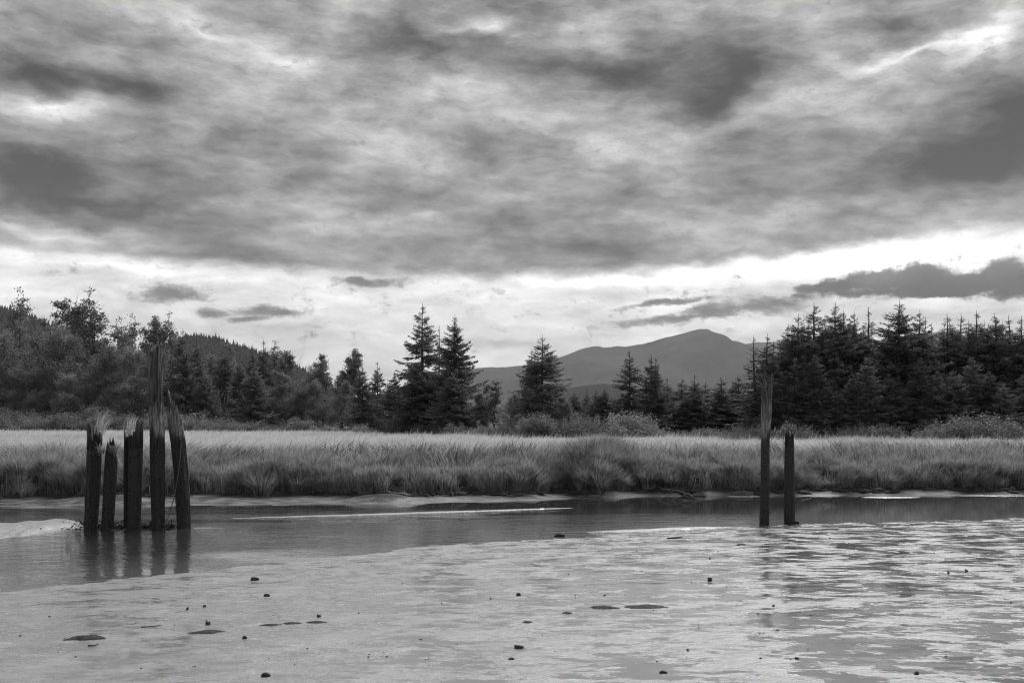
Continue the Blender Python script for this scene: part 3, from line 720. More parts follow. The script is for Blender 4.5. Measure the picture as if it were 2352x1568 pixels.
# left mixed wood
spruce(2, 444, 798, 78, 'pointed dark spruce just right of the tallest left piling', wide=.85)
spruce(1, 480, 812, 80, 'shorter spruce right of the pointed one by the tallest piling', wide=1.0)
spruce(5, 620, 888, 75, 'broad bushy spruce low in front of the left wood', wide=1.15)
spruce(1, 641, 825, 84, 'thin spruce spire behind the bushy spruce of the left wood', wide=1.0)
spruce(3, 620, 838, 85, 'narrow spruce tip left of the thin spire', wide=1.1)
spruce(1, 586, 868, 83, 'small spruce left of the thin spire', wide=1.1)
spruce(2, 885, 888, 77, 'dark spruce with feathered boughs left of the middle pair', wide=1.05)
spruce(1, 921, 878, 82, 'little spruce tip between feathered spruce and middle pair', wide=1.0)
spruce(6, 410, 900, 79, 'dark low spruce behind the tallest left piling', wide=1.3)
spruce(5, 500, 905, 78, 'wide low spruce right of the leaning left piling', wide=1.1)
BLs = [(8, 51, 709, 84, 'tall thin leafy tree rising above the left hill', .62), (6, 154, 718, 86, 'tall leafy tree, first of the high left pair', .8), (8, 223, 713, 87, 'tall wind-swept leafy tree, second of the high left pair', .8),
       (7, 188, 752, 88, 'leafy tree filling the gap between the high left pair', .8), (9, 98, 778, 87, 'leafy tree left of the high left pair', .8), (9, 252, 792, 88, 'leafy tree right of the wind-swept tree', .8),
       (8, 290, 780, 86, 'sparse leafy tree among dead stems left of the tallest piling', .8), (8, 325, 772, 88, 'sparse leafy tree mixed with bare stems', .7),
       (7, 370, 770, 85, 'airy leafy tree right behind the tallest left piling', .7), (8, 415, 768, 87, 'airy leafy tree right of the tallest left piling', .6),
       (1, 40, 800, 80, 'broad leafy tree at the left frame edge', 1.0), (5, 120, 806, 79, 'broad rounded leafy tree below the high left pair', .95), (1, 200, 812, 81, 'dense leafy tree under the wind-swept tree', .95),
       (5, 255, 850, 79, 'rounded leafy tree left of the tallest piling', 1.0), (1, 320, 842, 80, 'dense leafy tree behind the tall left piling', .95), (5, 375, 850, 79, 'leafy tree crowded behind the weathered top of the tall piling', .9),
       (9, 540, 842, 86, 'leafy tree below the end of the left hill ridge', 1.0), (1, 505, 855, 88, 'leafy tree under the ridge of the second hill', 1.0),
       (8, 668, 835, 86, 'leafy tree with a ragged top right of the thin spire', .8), (7, 700, 855, 85, 'leafy tree sloping down beside the ragged-topped tree', .9), (6, 785, 856, 84, 'leafy tree with a tufted top in the left centre', .8),
       (9, 828, 880, 83, 'leafy tree left of the rounded leafy crown', .9), (7, 864, 850, 86, 'rounded leafy crown standing over the left centre', .75), (3, 778, 925, 78, 'pale leafy tree low in front of the left centre', 1.15),
       (3, 700, 905, 80, 'pale leafy tree right of the bushy spruce', 1.1), (3, 670, 935, 77.5, 'pale low leafy tree beside the bushy spruce', 1.2), (1, 745, 885, 82, 'mid-grey leafy tree beneath the bare twigs', 1.0), (3, 835, 930, 79, 'pale leafy tree left of the feathered spruce', 1.1),
       (6, 1211, 923, 80, 'small leafy tree between the middle pair and the lone spruce', .9), (0, 1180, 950, 79, 'low leafy tree right of the middle pair', 1.1), (0, 1245, 955, 80, 'low leafy tree left of the lone conical spruce', 1.0),
       (3, 1390, 970, 77, 'pale leafy tree right of the lone conical spruce', 1.1), (0, 945, 935, 81, 'leafy tree hidden left of the middle pair', 1.0)]
for i, sx, sy, D, lb, wd in BLs: broadleaf(i, sx, sy, D, lb, 'leafy trees of the left wood' if sx < 900 else None, wd)
for k in range(13):
    broadleaf([5, 1, 0][k % 3], -110 + k * 40 + gr.uniform(-15, 15), gr.uniform(885, 945), gr.uniform(76, 79), ORD[k] + ' from the left of the low dark leafy trees fronting the left wood', 'low front trees of the left wood', gr.uniform(1.1, 1.4))
for k, (sx, sy) in enumerate([(-40, 760), (-90, 790), (-150, 770)]):
    broadleaf(k % 2, sx, sy, 83, ORD[k] + ' leafy tree beyond the left frame edge', 'leafy trees beyond the left frame edge')
snag(0, 121, 730, 86, 'bare twigs left of the high leafy pair', .6)
snag(1, 192, 714, 87, 'bare pale stems between the high leafy pair', .55)
snag(0, 317, 750, 87, 'bare leaning dead stems above the left wood', .6)
snag(2, 265, 799, 82, 'short broken dead trunk left of the bare leaning stems', .8)
snag(2, 303, 812, 81, 'pale forked dead trunk below the bare leaning stems', .9)
snag(0, 392, 764, 88, 'thin bare twigs above the tallest left piling', .8)
snag(1, 732, 851, 85, 'bare spreading twigs, first clump in the left centre', .8)
snag(0, 752, 852, 86, 'bare upright twigs, second clump in the left centre', .6)
snag(0, 667, 830, 85, 'crooked bare twig over the ragged-topped leafy tree', .5)
# shrubs at the meadow edge
for i, sx, sy, D, lb, wd in [(4, 1318, 992, 69, 'rounded grey shrub below the lone conical spruce', 1.2), (5, 1402, 998, 69.5, 'wide grey shrub right of the rounded one', 1.1), (4, 1538, 984, 68, 'tall dense oval shrub below the open-branched spruce', 1.25),
                             (0, 1452, 1018, 71, 'low shrub between wide and oval shrubs', 1.0), (5, 2425, 990, 68, 'large pale twiggy shrub near the right frame edge', 1.5), (5, 2290, 1018, 68.5, 'pale spreading shrub left of the large pale one', 1.4),
                             (4, 2160, 1022, 69, 'mid-grey shrub below the broad open-crowned spruce', 1.3), (2, 2080, 1035, 71, 'darker shrub at the foot of the right stand', 1.3), (1, 2010, 1045, 71, 'low shrub right of the shorter right piling', 1.2),
                             (0, 1800, 1048, 71, 'low shrub left of the taller right piling', 1.2), (0, 2490, 1018, 70, 'dark shrub cut by the right frame edge', 1.3)]:
    shrub(i, sx, sy, D, lb, 'shrubs along the meadow edge', wd)
for k in range(17):
    shrub([3, 1, 0, 3][k % 4], -30 + k * 40 + gr.uniform(-14, 14), (gr.uniform(968, 998) if k < 13 else gr.uniform(995, 1018)), gr.uniform(69, 73), ORD[k] + ' from the left of the pale thicket shrubs before the left wood', 'thicket before the left wood', gr.uniform(1.2, 1.6))
for k in range(15):
    shrub([0, 1, 2][k % 3], 660 + k * 42 + gr.uniform(-14, 14), gr.uniform(1012, 1042), gr.uniform(70, 73), ORD[k] + ' from the left of the scrub bushes below the middle trees', 'scrub below the middle trees', gr.uniform(1.2, 1.6))
for k in range(9):
    shrub([0, 1, 2][k % 3], 1610 + k * 44 + gr.uniform(-14, 14), gr.uniform(1022, 1044), gr.uniform(69, 72), ORD[k] + ' scrub bush rightward from the oval shrub', 'scrub below the mountain', gr.uniform(1.2, 1.6))

# ------------------------------------------------------------------ marsh grass
g = np.random.default_rng(9)
def wind(n, base=0.28, sd=0.16): return np.stack([g.normal(base, sd, n), g.normal(0, sd, n)], 1)
def field(n, y0, far, h0, h1, w0, w1, powr=1.0):
    u = g.uniform(-0.64, 0.68, n)
    y1 = edge_dist(u * 1000 + 512) * 0.985 if far is None else np.full(n, far)
    y = y0 + (y1 - y0) * g.uniform(0, 1, n) ** powr
    x = u * y
    hh = g.uniform(h0, h1, n) * (0.86 + 0.28 * (fbm(x * 0.25, y * 0.35, 91, 3) + 0.5))
    return np.stack([x, y, land_z(x, y) - 0.03], 1), hh, g.uniform(w0, w1, n) * (y / 50)
mb = MB()
r_, h_, w_ = field(85000, 44.6, 54, 0.50, 0.80, 0.018, 0.036)
mb.blades(r_, h_, (wind(len(r_), .45, .2) + np.stack([.45 * fbm(r_[:, 0] * .22, r_[:, 1] * .3, 201, 3), .5 * fbm(r_[:, 0] * .2, r_[:, 1] * .3, 203, 3)], 1)).clip(-.68, .68), w_, g.uniform(0, 3.14, len(r_)))
r_, h_, w_ = field(150000, 54, None, 0.50, 0.85, 0.022, 0.045, 1.0)
mb.blades(r_, h_, (wind(len(r_), .42, .2) + np.stack([.5 * fbm(r_[:, 0] * .12, r_[:, 1] * .2, 205, 3), .4 * fbm(r_[:, 0] * .12, r_[:, 1] * .2, 207, 3)], 1)).clip(-.68, .68), w_, g.uniform(-.5, .5, len(r_)))
r_, h_, w_ = field(4500, 50, None, 0.85, 1.15, 0.016, 0.03, 0.7)          # taller seed stalks
mb.blades(r_, h_, wind(len(r_), .30, .15), w_, g.uniform(-.5, .5, len(r_)))
link('marsh_grass', mb.mesh('marsh_grass', M['grass_field']), label='pale seeding grass covering the level marsh meadow', cat='grass', kind='stuff')
mb = MB()                                   # fringe of sedge tussocks on the scarp
for k in range(700):
    tx = g.uniform(-24, 26) if k < 600 else g.normal(3.5, 1.5); big = math.exp(-((tx - 3.5) / 1.8) ** 2)
    q = g.uniform(0, 1) ** 0.8; lump = float(fbm(np.array([tx * .75]), np.array([4.0]), 221, 3)[0])
    ty = float(bank_foot(np.array([tx]))[0]) + 0.10 + .5 * max(0, -lump) * (1 - big) - .25 * big + q * (2.0 + 1.2 * big + (.8 if tx < -7 else 0))
    n = int(g.uniform(160, 420)); rad = g.uniform(0.12, 0.36)
    a = g.uniform(0, 6.28, n); rr = rad * np.sqrt(g.uniform(0, 1, n))
    x, y = tx + rr * np.cos(a), ty + rr * np.sin(a) * .8
    out_ = np.clip(rr / rad, 0, 1) * g.uniform(.35, .95) + .05
    comb = g.normal(.05, .14)
    lean = np.stack([np.cos(a) * out_ + comb + g.normal(0, .10, n), np.sin(a) * out_ * .8 - .14 + g.normal(0, .10, n)], 1).clip(-.68, .68)
    hh = g.uniform(.42, .95) * (1 + .45 * lump) * (1 + .2 * big + (.25 if tx < -7 else 0)) * g.uniform(.65, 1.12, n) * (1 - .25 * (1 - q))
    mb.blades(np.stack([x, y, land_z(x, y) - 0.03], 1), hh, lean, g.uniform(0.014, 0.032, n), g.uniform(-.9, .9, n))
n = 20000                                   # thinner growth between the tussocks
x = g.uniform(-24, 26, n); q = g.uniform(0, 1, n); y = bank_foot(x) + 0.2 + 1.3 * q
keep = g.uniform(0, 1, n) < 0.55 + 1.4 * fbm(x * 0.9, y * 0.4, 95, 3)
x, y, q = x[keep], y[keep], q[keep]; n = len(x)
mb.blades(np.stack([x, y, land_z(x, y) - 0.03], 1), g.uniform(.35, .7, n), np.stack([g.normal(.06, .16, n), g.normal(-.15, .14, n)], 1), g.uniform(0.012, 0.026, n), g.uniform(-.9, .9, n))
n = 30000                                   # blades drooping over the foot of the scarp
x = g.uniform(-24, 26, n); y = bank_foot(x) + g.uniform(0.1, 0.8, n)
keep = g.uniform(0, 1, n) < 0.38 + 2.0 * fbm(x * 1.3, x * 0 + 5, 99, 3)
x, y = x[keep], y[keep]; n = len(x)
mb.blades(np.stack([x, y, land_z(x, y) + 0.05], 1), g.uniform(.5, .9, n), np.stack([g.normal(0, .3, n), -np.abs(g.normal(.6, .2, n))], 1).clip(-.9, .9), g.uniform(.01, .02, n), g.uniform(-.5, .5, n))
link('bank_grass', mb.mesh('bank_grass', M['grass_bank']), label='tall dark sedge fringe hanging over the river bank', cat='grass', kind='stuff')
mb = MB()                                   # band of wind-thrown grass behind the fringe
n = 46000
x = g.uniform(-27, 29, n); y = bank_foot(x) + 1.6 + g.uniform(0, 1, n) * (4.6 + 1.4 * fbm(x * 0.3, x * 0, 103, 2))
a = 6.28 * fbm(x * 0.35, y * 0.5, 105, 3) + g.normal(0, .35, n)
am = np.clip(g.normal(0.82, 0.12, n), .3, .97)
keep = (g.uniform(0, 1, n) < 0.48 + 1.6 * fbm(x * 0.7, y * 1.1, 107, 3)) & (g.uniform(0, 1, n) > 0.85 * np.exp(-((x - 3.5) / 1.9) ** 2 - ((y - bank_foot(x) - 1.4) / 1.5) ** 2))
x, y, a, am = x[keep], y[keep], a[keep], am[keep]; n = len(x)
mb.blades(np.stack([x, y, land_z(x, y) + g.uniform(0.0, 0.38, n)], 1), g.uniform(.5, 1.1, n), np.stack([np.cos(a) * am, np.sin(a) * am * .7], 1), g.uniform(.016, .036, n), g.uniform(-.6, .6, n))
link('lodged_grass', mb.mesh('lodged_grass', M['grass_lodged']), label='wind-flattened tangled grass band behind the bank fringe', cat='grass', kind='stuff')

mb = MB(); g = np.random.default_rng(41)        # peaty clods slumped from the undercut scarp
for k in range(620):
    x = g.uniform(-22, 24); y = float(bank_foot(np.array([x]))[0]) + g.uniform(-.35, .12)
    if fbm(np.array([x * .5]), np.array([2.0]), 43, 3)[0] < -.12: continue
    n = 7; a = np.arange(n) * 2 * math.pi / n
    wd, hg, dp = g.uniform(.05, .34), g.uniform(.03, .17) * g.uniform(.3, 1), g.uniform(.05, .16)
    z = ground_at(x, y)
    rings = []
    for f, q in ((1.1, -.25), (1.0, .35), (.72, .85), (.25, 1.0)):
        rr = f * g.uniform(.75, 1.2, n)
        rings.append(np.stack([x + np.cos(a) * rr * wd, y + np.sin(a) * rr * dp, np.full(n, z + q * hg) + g.normal(0, .012, n)], -1))
    V = np.array(rings); i = np.arange(3)[:, None] * n; j = np.arange(n)[None]; j2 = (j + 1) % n
    mb.add(V, np.stack([i + j, i + j2, i + n + j2, i + n + j], -1).reshape(-1, 4)); mb.f.append(mb.n - n + np.arange(n)[None])
link('bank_clods', mb.mesh('bank_clods', M['wrack']), label='dark peaty clods slumped along the foot of the far bank', cat='mud', kind='stuff')

# ------------------------------------------------------------------ old wooden pilings
def piling(label, base, axis, rad, rim, group, jag=0.12, seed=0, wall=0.42, knobs=10, mat='pile', hole=None):
    """base: photo point of the foot; axis: [(photo x, photo y)] foot to top; rad: radii in m along axis; rim: [(lateral -1..1, photo y)]"""
    g = np.random.default_rng(500 + seed)
    D = base
    A = np.array([at(sx, sy, D) for sx, sy in axis]); A[0, 2] = -0.7
    foot = A[0].copy(); foot[2] = 0
    top = max(at(0, sy, D)[2] for _, sy in rim)
    rimz = sorted((l, at(0, sy, D)[2]) for l, sy in rim)
    NT_, NZ = 72, 150
    th = np.arange(NT_) * 2 * math.pi / NT_
    lat = np.cos(th)
    hz = np.interp(lat, [l for l, _ in rimz], [z for _, z in rimz])
    chunk = np.zeros(NT_); c = 0
    while c < NT_:                          # broken in slabs, not in hairs
        k = int(g.integers(3, 9)); chunk[c:c + k] = g.normal(0, .75) + np.linspace(0, g.normal(0, .6), k)[:max(0, NT_ - c)]; c += k
    hz = hz + jag * chunk + jag * .35 * fbm(th * 3.1, th * 0 + seed, 111 + seed, 2)
    u = np.linspace(0, 1, NZ)
    Zc = -0.7 + (hz[None] + 0.7) * u[:, None]
    ax = np.interp(Zc, A[:, 2], A[:, 0]); ay = np.interp(Zc, A[:, 2], A[:, 1])
    rr = np.interp(Zc, A[:, 2], rad)
    TH = np.broadcast_to(th, Zc.shape)
    cyc = np.minimum(TH, 2 * math.pi - TH)
    grooves = fbm(np.cos(TH) * 5 + 7, np.sin(TH) * 5 + Zc * 0.35, 121 + seed, 4)
    lumps = fbm(np.cos(TH) * 1.5 + Zc * 1.6, np.sin(TH) * 1.5 - Zc * 1.1, 131 + seed, 4)
    dryf = sstep(2.25, 2.7, Zc)
    crack = np.clip(1 - np.abs(fbm(np.cos(TH) * 4.2 + 31, np.sin(TH) * 4.2 + Zc * 0.22, 151 + seed, 3)) * 5, 0, 1)
    crust = fbm(np.cos(TH) * 9 + Zc * 9, np.sin(TH) * 9 - Zc * 7, 161 + seed, 3)
    rr = rr * (1 - 0.16 * crack ** 2 + 0.035 * crust)
    rr = rr * (1 + 0.09 * lumps + (0.04 + 0.13 * dryf) * grooves)
    if hole:                                # rotted cavity facing the river
        for (hth, hw, z0, z1, dep) in hole:
            dth = np.abs((TH - hth + math.pi) % (2 * math.pi) - math.pi)
            rr = rr * (1 - dep * (1 - sstep(hw * .55, hw, dth + 0.15 * grooves)) * sstep(z0, z0 + .2, Zc + .1 * lumps) * (1 - sstep(z1 - .1, z1 + .2, Zc)))
    X = ax + rr * np.cos(TH); Y = ay + rr * np.sin(TH)
    e = link('wooden_piling', None, label=label, cat='piling', group=group, loc=foot)
    body, head = MB(), MB()
    def band(mbx, i0, i1):
        V = np.stack([X, Y, Zc], -1)[i0:i1] - foot
        k = i1 - i0
        i = np.arange(k - 1)[:, None] * NT_; j = np.arange(NT_)[None]; j2 = (j + 1) % NT_
        mbx.add(V, np.stack([i + j, i + j2, i + NT_ + j2, i + NT_ + j], -1).reshape(-1, 4))
    split = 104
    band(body, 0, split + 1); band(head, split, NZ)
    # rotten hollow inside the rim
    n_in = 7
    VI = []
    for k in range(n_in):
        f = k / (n_in - 1)
        zi = Zc[-1] - f * (0.28 + 0.25 * g.random(NT_) * (k > 0))
        sc = (1 - wall * min(1, f * 5)) if k else 1.0
        ri = rr[-1] * sc * (1 - .15 * f)
        VI.append(np.stack([ax[-1] + ri * np.cos(th), ay[-1] + ri * np.sin(th), zi], -1) - foot)
    VI.append(np.tile(np.mean(VI[-1], 0), (NT_, 1)) + np.array([0, 0, -0.05]))
    VI = np.array(VI)
    i = np.arange(len(VI) - 1)[:, None] * NT_; j = np.arange(NT_)[None]; j2 = (j + 1) % NT_
    head.add(VI, np.stack([i + j, i + j2, i + NT_ + j2, i + NT_ + j], -1).reshape(-1, 4))
    link('post', body.mesh('post', M[mat], True), e)
    link('splintered_top', head.mesh('splintered_top', M[mat], True), e)
    # loose splinters standing on the rim
    for k in range(4):
        a = g.uniform(0, 6.28); j = int(a / 6.2832 * NT_) % NT_
        p = np.array([X[-1, j] * .85 + ax[-1, j] * .15, Y[-1, j] * .85 + ay[-1, j] * .15, Zc[-1, j] - .12]) - foot
        L = g.uniform(.12, .30) * (1 + 1.5 * jag); s_ = MB()
        ww = g.uniform(.02, .045)
        tdir = np.array([g.normal(0, .06), g.normal(0, .06), 1]) * L
        s_.tube(np.array([p, p + tdir * .6, p + tdir]), [ww, ww * .7, .002], 4)
        link('splinter', s_.mesh('splinter', M[mat]), e)
    for k in range(knobs):                 # shells and stubs of old bolts
        a = g.uniform(math.pi * 1.02, math.pi * 1.98); j = int(a / 6.2832 * NT_) % NT_
        zi = int(g.uniform(20, 100))
        p = np.array([X[zi, j], Y[zi, j], Zc[zi, j]]) - foot
        if p[2] < 0.08: continue
        s_ = MB(); rr_ = g.uniform(.010, .026); o_ = np.array([math.cos(a), math.sin(a), g.uniform(-.2, .2)])
        s_.tube(np.array([p - o_ * .01, p + o_ * rr_ * .7, p + o_ * rr_ * 1.3]), [rr_ * 1.2, rr_, rr_ * .4], 6)
        link('knob', s_.mesh('knob', M[mat], True), e)
    return e
def c5(cx, cy): return (150 + cx / 2.49, 820 + cy / 2.49)
def c6(cx, cy): return (1750 + cx / 2.85, 780 + cy / 2.85)
GL, GRP = 'row of five pilings on the left', 'pair of pilings on the right'
piling('stout broken-topped piling, leftmost of the row, leaning slightly right', 25.5, [c5(172, 1178), c5(196, 800), c5(206, 550)], [.155, .185, .185],
       [(-1, c5(0, 560)[1]), (-.5, c5(0, 548)[1]), (0, c5(0, 600)[1]), (.4, c5(0, 585)[1]), (1, c5(0, 605)[1])], GL, .10, 1, knobs=12, mat='pile_dark')
piling('short dark piling with a pointed rotten top, second from the left', 25.6, [c5(270, 1175), c5(300, 800), c5(306, 605)], [.145, .155, .120],
       [(-1, c5(0, 740)[1]), (-.45, c5(0, 640)[1]), (-.1, c5(0, 605)[1]), (.2, c5(0, 640)[1]), (.6, c5(0, 690)[1]), (1, c5(0, 730)[1])], GL, .12, 2, mat='pile_dark')
piling('split-topped piling with a spike on its right side, middle of the row', 25.6, [c5(440, 1173), c5(450, 800), c5(455, 510)], [.148, .180, .170],
       [(-1, c5(0, 625)[1]), (-.3, c5(0, 575)[1]), (.2, c5(0, 590)[1]), (.42, c5(0, 510)[1]), (.7, c5(0, 520)[1]), (.85, c5(0, 590)[1]), (1, c5(0, 600)[1])], GL, .09, 3, mat='pile_dark')
piling('slim piling half hidden behind the left side of the middle piling', 25.95, [c5(398, 1165), c5(398, 800), c5(402, 600)], [.085, .085, .085],
       [(-1, c5(0, 620)[1]), (1, c5(0, 605)[1])], GL, .08, 8, knobs=4, mat='pile_dark')
piling('tallest piling with a bleached hollow upper trunk, fourth of the row', 25.8, [c5(592, 1170), c5(585, 800), c5(583, 530), c5(576, 480), c5(572, 300), c5(562, 65)], [.155, .185, .187, .180, .176, .178],
       [(-1, c5(0, 60)[1]), (-.75, c5(0, 85)[1]), (-.5, c5(0, 80)[1]), (-.1, c5(0, 120)[1]), (.35, c5(0, 105)[1]), (.75, c5(0, 85)[1]), (1, c5(0, 70)[1])], GL, .16, 4, wall=.3, hole=[(math.pi * 1.42, .75, 3.1, 5.0, .55), (math.pi * 1.5, .16, 2.5, 3.4, .2), (math.pi * 1.72, .2, 2.9, 4.6, .25)])
piling('piling leaning left with a splintered top, rightmost of the row', 26.2, [c5(755, 1160), c5(728, 820), c5(706, 620), c5(690, 500), c5(676, 360)], [.168, .190, .190, .180, .165],
       [(-1, c5(0, 372)[1]), (-.75, c5(0, 355)[1]), (-.45, c5(0, 385)[1]), (-.2, c5(0, 415)[1]), (.2, c5(0, 440)[1]), (.5, c5(0, 470)[1]), (1, c5(0, 520)[1])], GL, .20, 5)
piling('taller piling with a ragged grey upper half, left of the right pair', 26.8, [c6(329, 1418), c6(338, 870), c6(341, 780), c6(343, 690), c6(352, 430)], [.132, .114, .110, .135, .150],
       [(-1, c6(0, 470)[1]), (-.5, c6(0, 440)[1]), (0, c6(0, 470)[1]), (.5, c6(0, 430)[1]), (.9, c6(0, 405)[1]), (1, c6(0, 420)[1])], GRP, .11, 6, hole=[(math.pi * 1.45, .35, 2.9, 3.9, .2)])
piling('shorter piling with mossy top, right of the right pair', 27.2, [c6(505, 1415), c6(505, 1000), c6(506, 775)], [.150, .134, .116],
       [(-1, c6(0, 785)[1]), (0, c6(0, 770)[1]), (1, c6(0, 780)[1])], GRP, .05, 7, mat='pile_dark', hole=[(math.pi * 1.45, .25, .5, .9, .2)])

def tuft(name, label, p, n, h, lean, spread, mat, w=.012, sd=.2):
    g = np.random.default_rng(int(abs(p[0]) * 1000) % 9999)
    m_ = MB()
    r0 = np.stack([g.normal(0, spread, n), g.normal(0, spread, n), g.normal(-.02, spread * .8, n)], 1)
    m_.blades(r0, g.uniform(.5, 1, n) * h, np.stack([g.normal(lean, sd, n), g.normal(-.05, sd, n)], 1).clip(-.95, .95), np.full(n, w), g.uniform(0, 3.14, n))
    return link(name, m_.mesh(name, mat), label=label, cat='grass tuft', group='tufts growing on the pilings', loc=tuple(p))
tuft('grass_tuft', 'pale grass tuft bending right on the leftmost piling', at(*c5(228, 585), 25.38), 60, .66, .50, .06, M['grass_field'])
tuft('grass_tuft', 'pale upright grass tuft on the middle split-topped piling', at(*c5(415, 590), 25.45), 60, .62, .32, .06, M['grass_field'], sd=.12)
tuft('moss_tuft', 'ragged moss tuft on the shorter right piling', at(*c6(505, 785), 27.2), 170, .25, .0, .10, M['leaf_pale'], .03, .6)
tuft('weed_tuft', 'dark weeds on the rotten tip of the second piling', at(*c5(318, 700), 25.45), 120, .22, .2, .05, M['leaf_pale'], .02, .4)
tuft('weed_tuft', 'small weeds clinging to the side of the leftmost piling', at(*c5(238, 700), 25.32), 90, .2, .1, .05, M['leaf_pale'], .018, .5)

def cable(label, pts, D, r=.012):
    P = np.array([at(*c5(a, b), dd) for (a, b), dd in zip(pts, D)])
    s = np.linspace(0, len(P) - 1, 40)
    Q = np.stack([np.interp(s, range(len(P)), P[:, i]) for i in range(3)], 1)
    for _ in range(3): Q[1:-1] = (Q[:-2] + Q[1:-1] * 2 + Q[2:]) / 4
    m_ = MB(); m_.tube(Q, r, 6)
    link('cable', m_.mesh('cable', M['wire'], True), label=label, cat='cable')
cable('thin loose cable hanging down in front of the rightmost left piling', [(730, 645), (718, 760), (705, 870), (688, 965), (662, 1060), (640, 1120), (628, 1152)], [25.97, 25.95, 25.95, 25.9, 25.85, 25.8, 25.7])

# ------------------------------------------------------------------ things lying on the mud and in the shallows
def mudtop(x, y): return float(mud_z(np.array([x]), np.array([y]))[0])
def on_mud(sx, sy):
    p = on_level(sx, sy, 0.0)
    for _ in range(4):
        p = on_level(sx, sy, max(0.0, mudtop(p[0], p[1])))
    return p
def lump_mesh(seed, sx, sy, sz, rough=.35, mat='stone', n=14):
    g = np.random.default_rng(seed)
    u = np.linspace(0, math.pi, n); v = np.arange(n + 4) * 2 * math.pi / (n + 4)
    U, Vv = np.meshgrid(u, v, indexing='ij')
    off = g.uniform(0, 50)
    r = 1 + rough * fbm(np.cos(Vv) * np.sin(U) * 1.8 + off, np.sin(Vv) * np.sin(U) * 1.8 + np.cos(U) * 1.3, seed, 3)
    P = np.stack([r * np.sin(U) * np.cos(Vv) * sx, r * np.sin(U) * np.sin(Vv) * sy, r * np.cos(U) * sz], -1)
    m_ = MB(); k = n + 4
    i = np.arange(n - 1)[:, None] * k; j = np.arange(k)[None]; j2 = (j + 1) % k
    m_.add(P, np.stack([i + j, i + k + j, i + k + j2, i + j2], -1).reshape(-1, 4))
    return m_.mesh('lump', M[mat], True)
def stone(sx, sy, wpx, label, flat=.6, mat='stone', name='stone', cat='stone', rough=.35, deep=.7):
    p = on_mud(sx, sy); wd = wpx * K / F * p[1] * .5
    o = link(name, lump_mesh(int(sx * 7 + sy) % 9973, wd, wd * deep, wd * flat, rough, mat), label=label, cat=cat)
    o.location = (p[0], p[1], p[2] + wd * flat * .35); o.rotation_euler = (0, 0, gr.uniform(-.4, .4))
    return o
stone(622, 1415, 20, 'flat stone nearest the waterline right of the piling reflections')
stone(651, 1454, 16, 'rounded stone half sunk below the flat waterline stone')
stone(649, 1649, 22, 'dark stone at the bottom edge, left half of the mudflat')
stone(597, 1557, 12, 'small blocky stone between the mud ridges', .8)
stone(121, 1504, 6, 'tiny pebble near the left frame edge')
stone(1266, 1452, 11, 'dark round pebble left of the bright pools', .8)
stone(1266, 1580, 24, 'largest smooth dark stone in the middle of the mudflat', .5)
stone(1248, 1608, 14, 'smaller smooth stone just below the largest dark stone', .5)
stone(1619, 1641, 18, 'oval stone at the bottom edge right of centre', .5)
stone(1027, 1560, 6, 'lone pebble left of the largest dark stone')
stone(1945, 1607, 9, 'small black stone low on the right, below the piling reflection', .9)
stone(2238, 1644, 13, 'round stone near the bottom right corner', .8)
stone(1851, 1497, 6, 'tiny dark pebble under the piling reflection')
stone(2359, 1393, 8, 'small rounded pebble on the far right of the mudflat', .9)
stone(2440, 1377, 6, 'tiny pebble close to the right frame edge')
stone(2026, 1313, 6, 'tiny pebble on the mud just right of the right pair')
stone(1476, 1452, 6, 'tiny pebble in the bright pool')
stone(1946, 1277, 12, 'dark lump in the water touching the shorter right piling', .9)
stone(1367, 1308, 24, 'dark waterlogged lump at the waterline in mid river', .45, 'wet_wood', 'waterlogged_lump', 'driftwood', .5)
stone(51, 1289, 14, 'dark chunk of driftwood on the left mud bank', .7, 'wet_wood', 'driftwood', 'driftwood', .6)
stone(14, 1300, 9, 'small dark driftwood bit at the left edge of the mud bank', .6, 'wet_wood', 'driftwood', 'driftwood', .6)
stone(78, 1292, 8, 'flat driftwood bit right of the dark chunk on the mud bank', .4, 'wet_wood', 'driftwood', 'driftwood', .6)
stone(130, 1296, 7, 'driftwood crumb at the right end of the mud bank', .4, 'wet_wood', 'driftwood', 'driftwood', .6)
def mud_ridge(sx, sy, wpx, label, fl):
    p = on_mud(sx, sy); wd = wpx * K / F * p[1] * .5; hh = max(.012, wd * fl * .55); dp = max(.07, wd * .55)
    U, Vv = np.meshgrid(np.linspace(-1.1, 1.1, 46), np.linspace(-1.1, 1.1, 26))
    sd = int(sx) % 97
    bend = .35 * fbm(U * 1.3 + sd, U * 0 + 2, sd, 2)
    rr = np.sqrt(U ** 2 + (Vv - bend) ** 2) + .35 * fbm(U * 2.5 + sd, Vv * 2.2, 300 + sd, 3)
    Z = hh * (1.2 * (1 - rr ** 2)).clip(-1, 1) * (1 + .5 * fbm(U * 6, Vv * 5 + sd, 310 + sd, 3)) + .15 * hh * fbm(U * 14, Vv * 9, 320 + sd, 2)
    X, Y = p[0] + U * wd, p[1] + Vv * dp
    Z = mud_z(X, Y) + np.maximum(Z, -.03)
    m_ = MB(); grid_mesh(m_, X - p[0], Y - p[1], Z - p[2])
    link('mud_clump', m_.mesh('mud_clump', M['mud_dark'], True), label=label, cat='mud clump', loc=tuple(p))
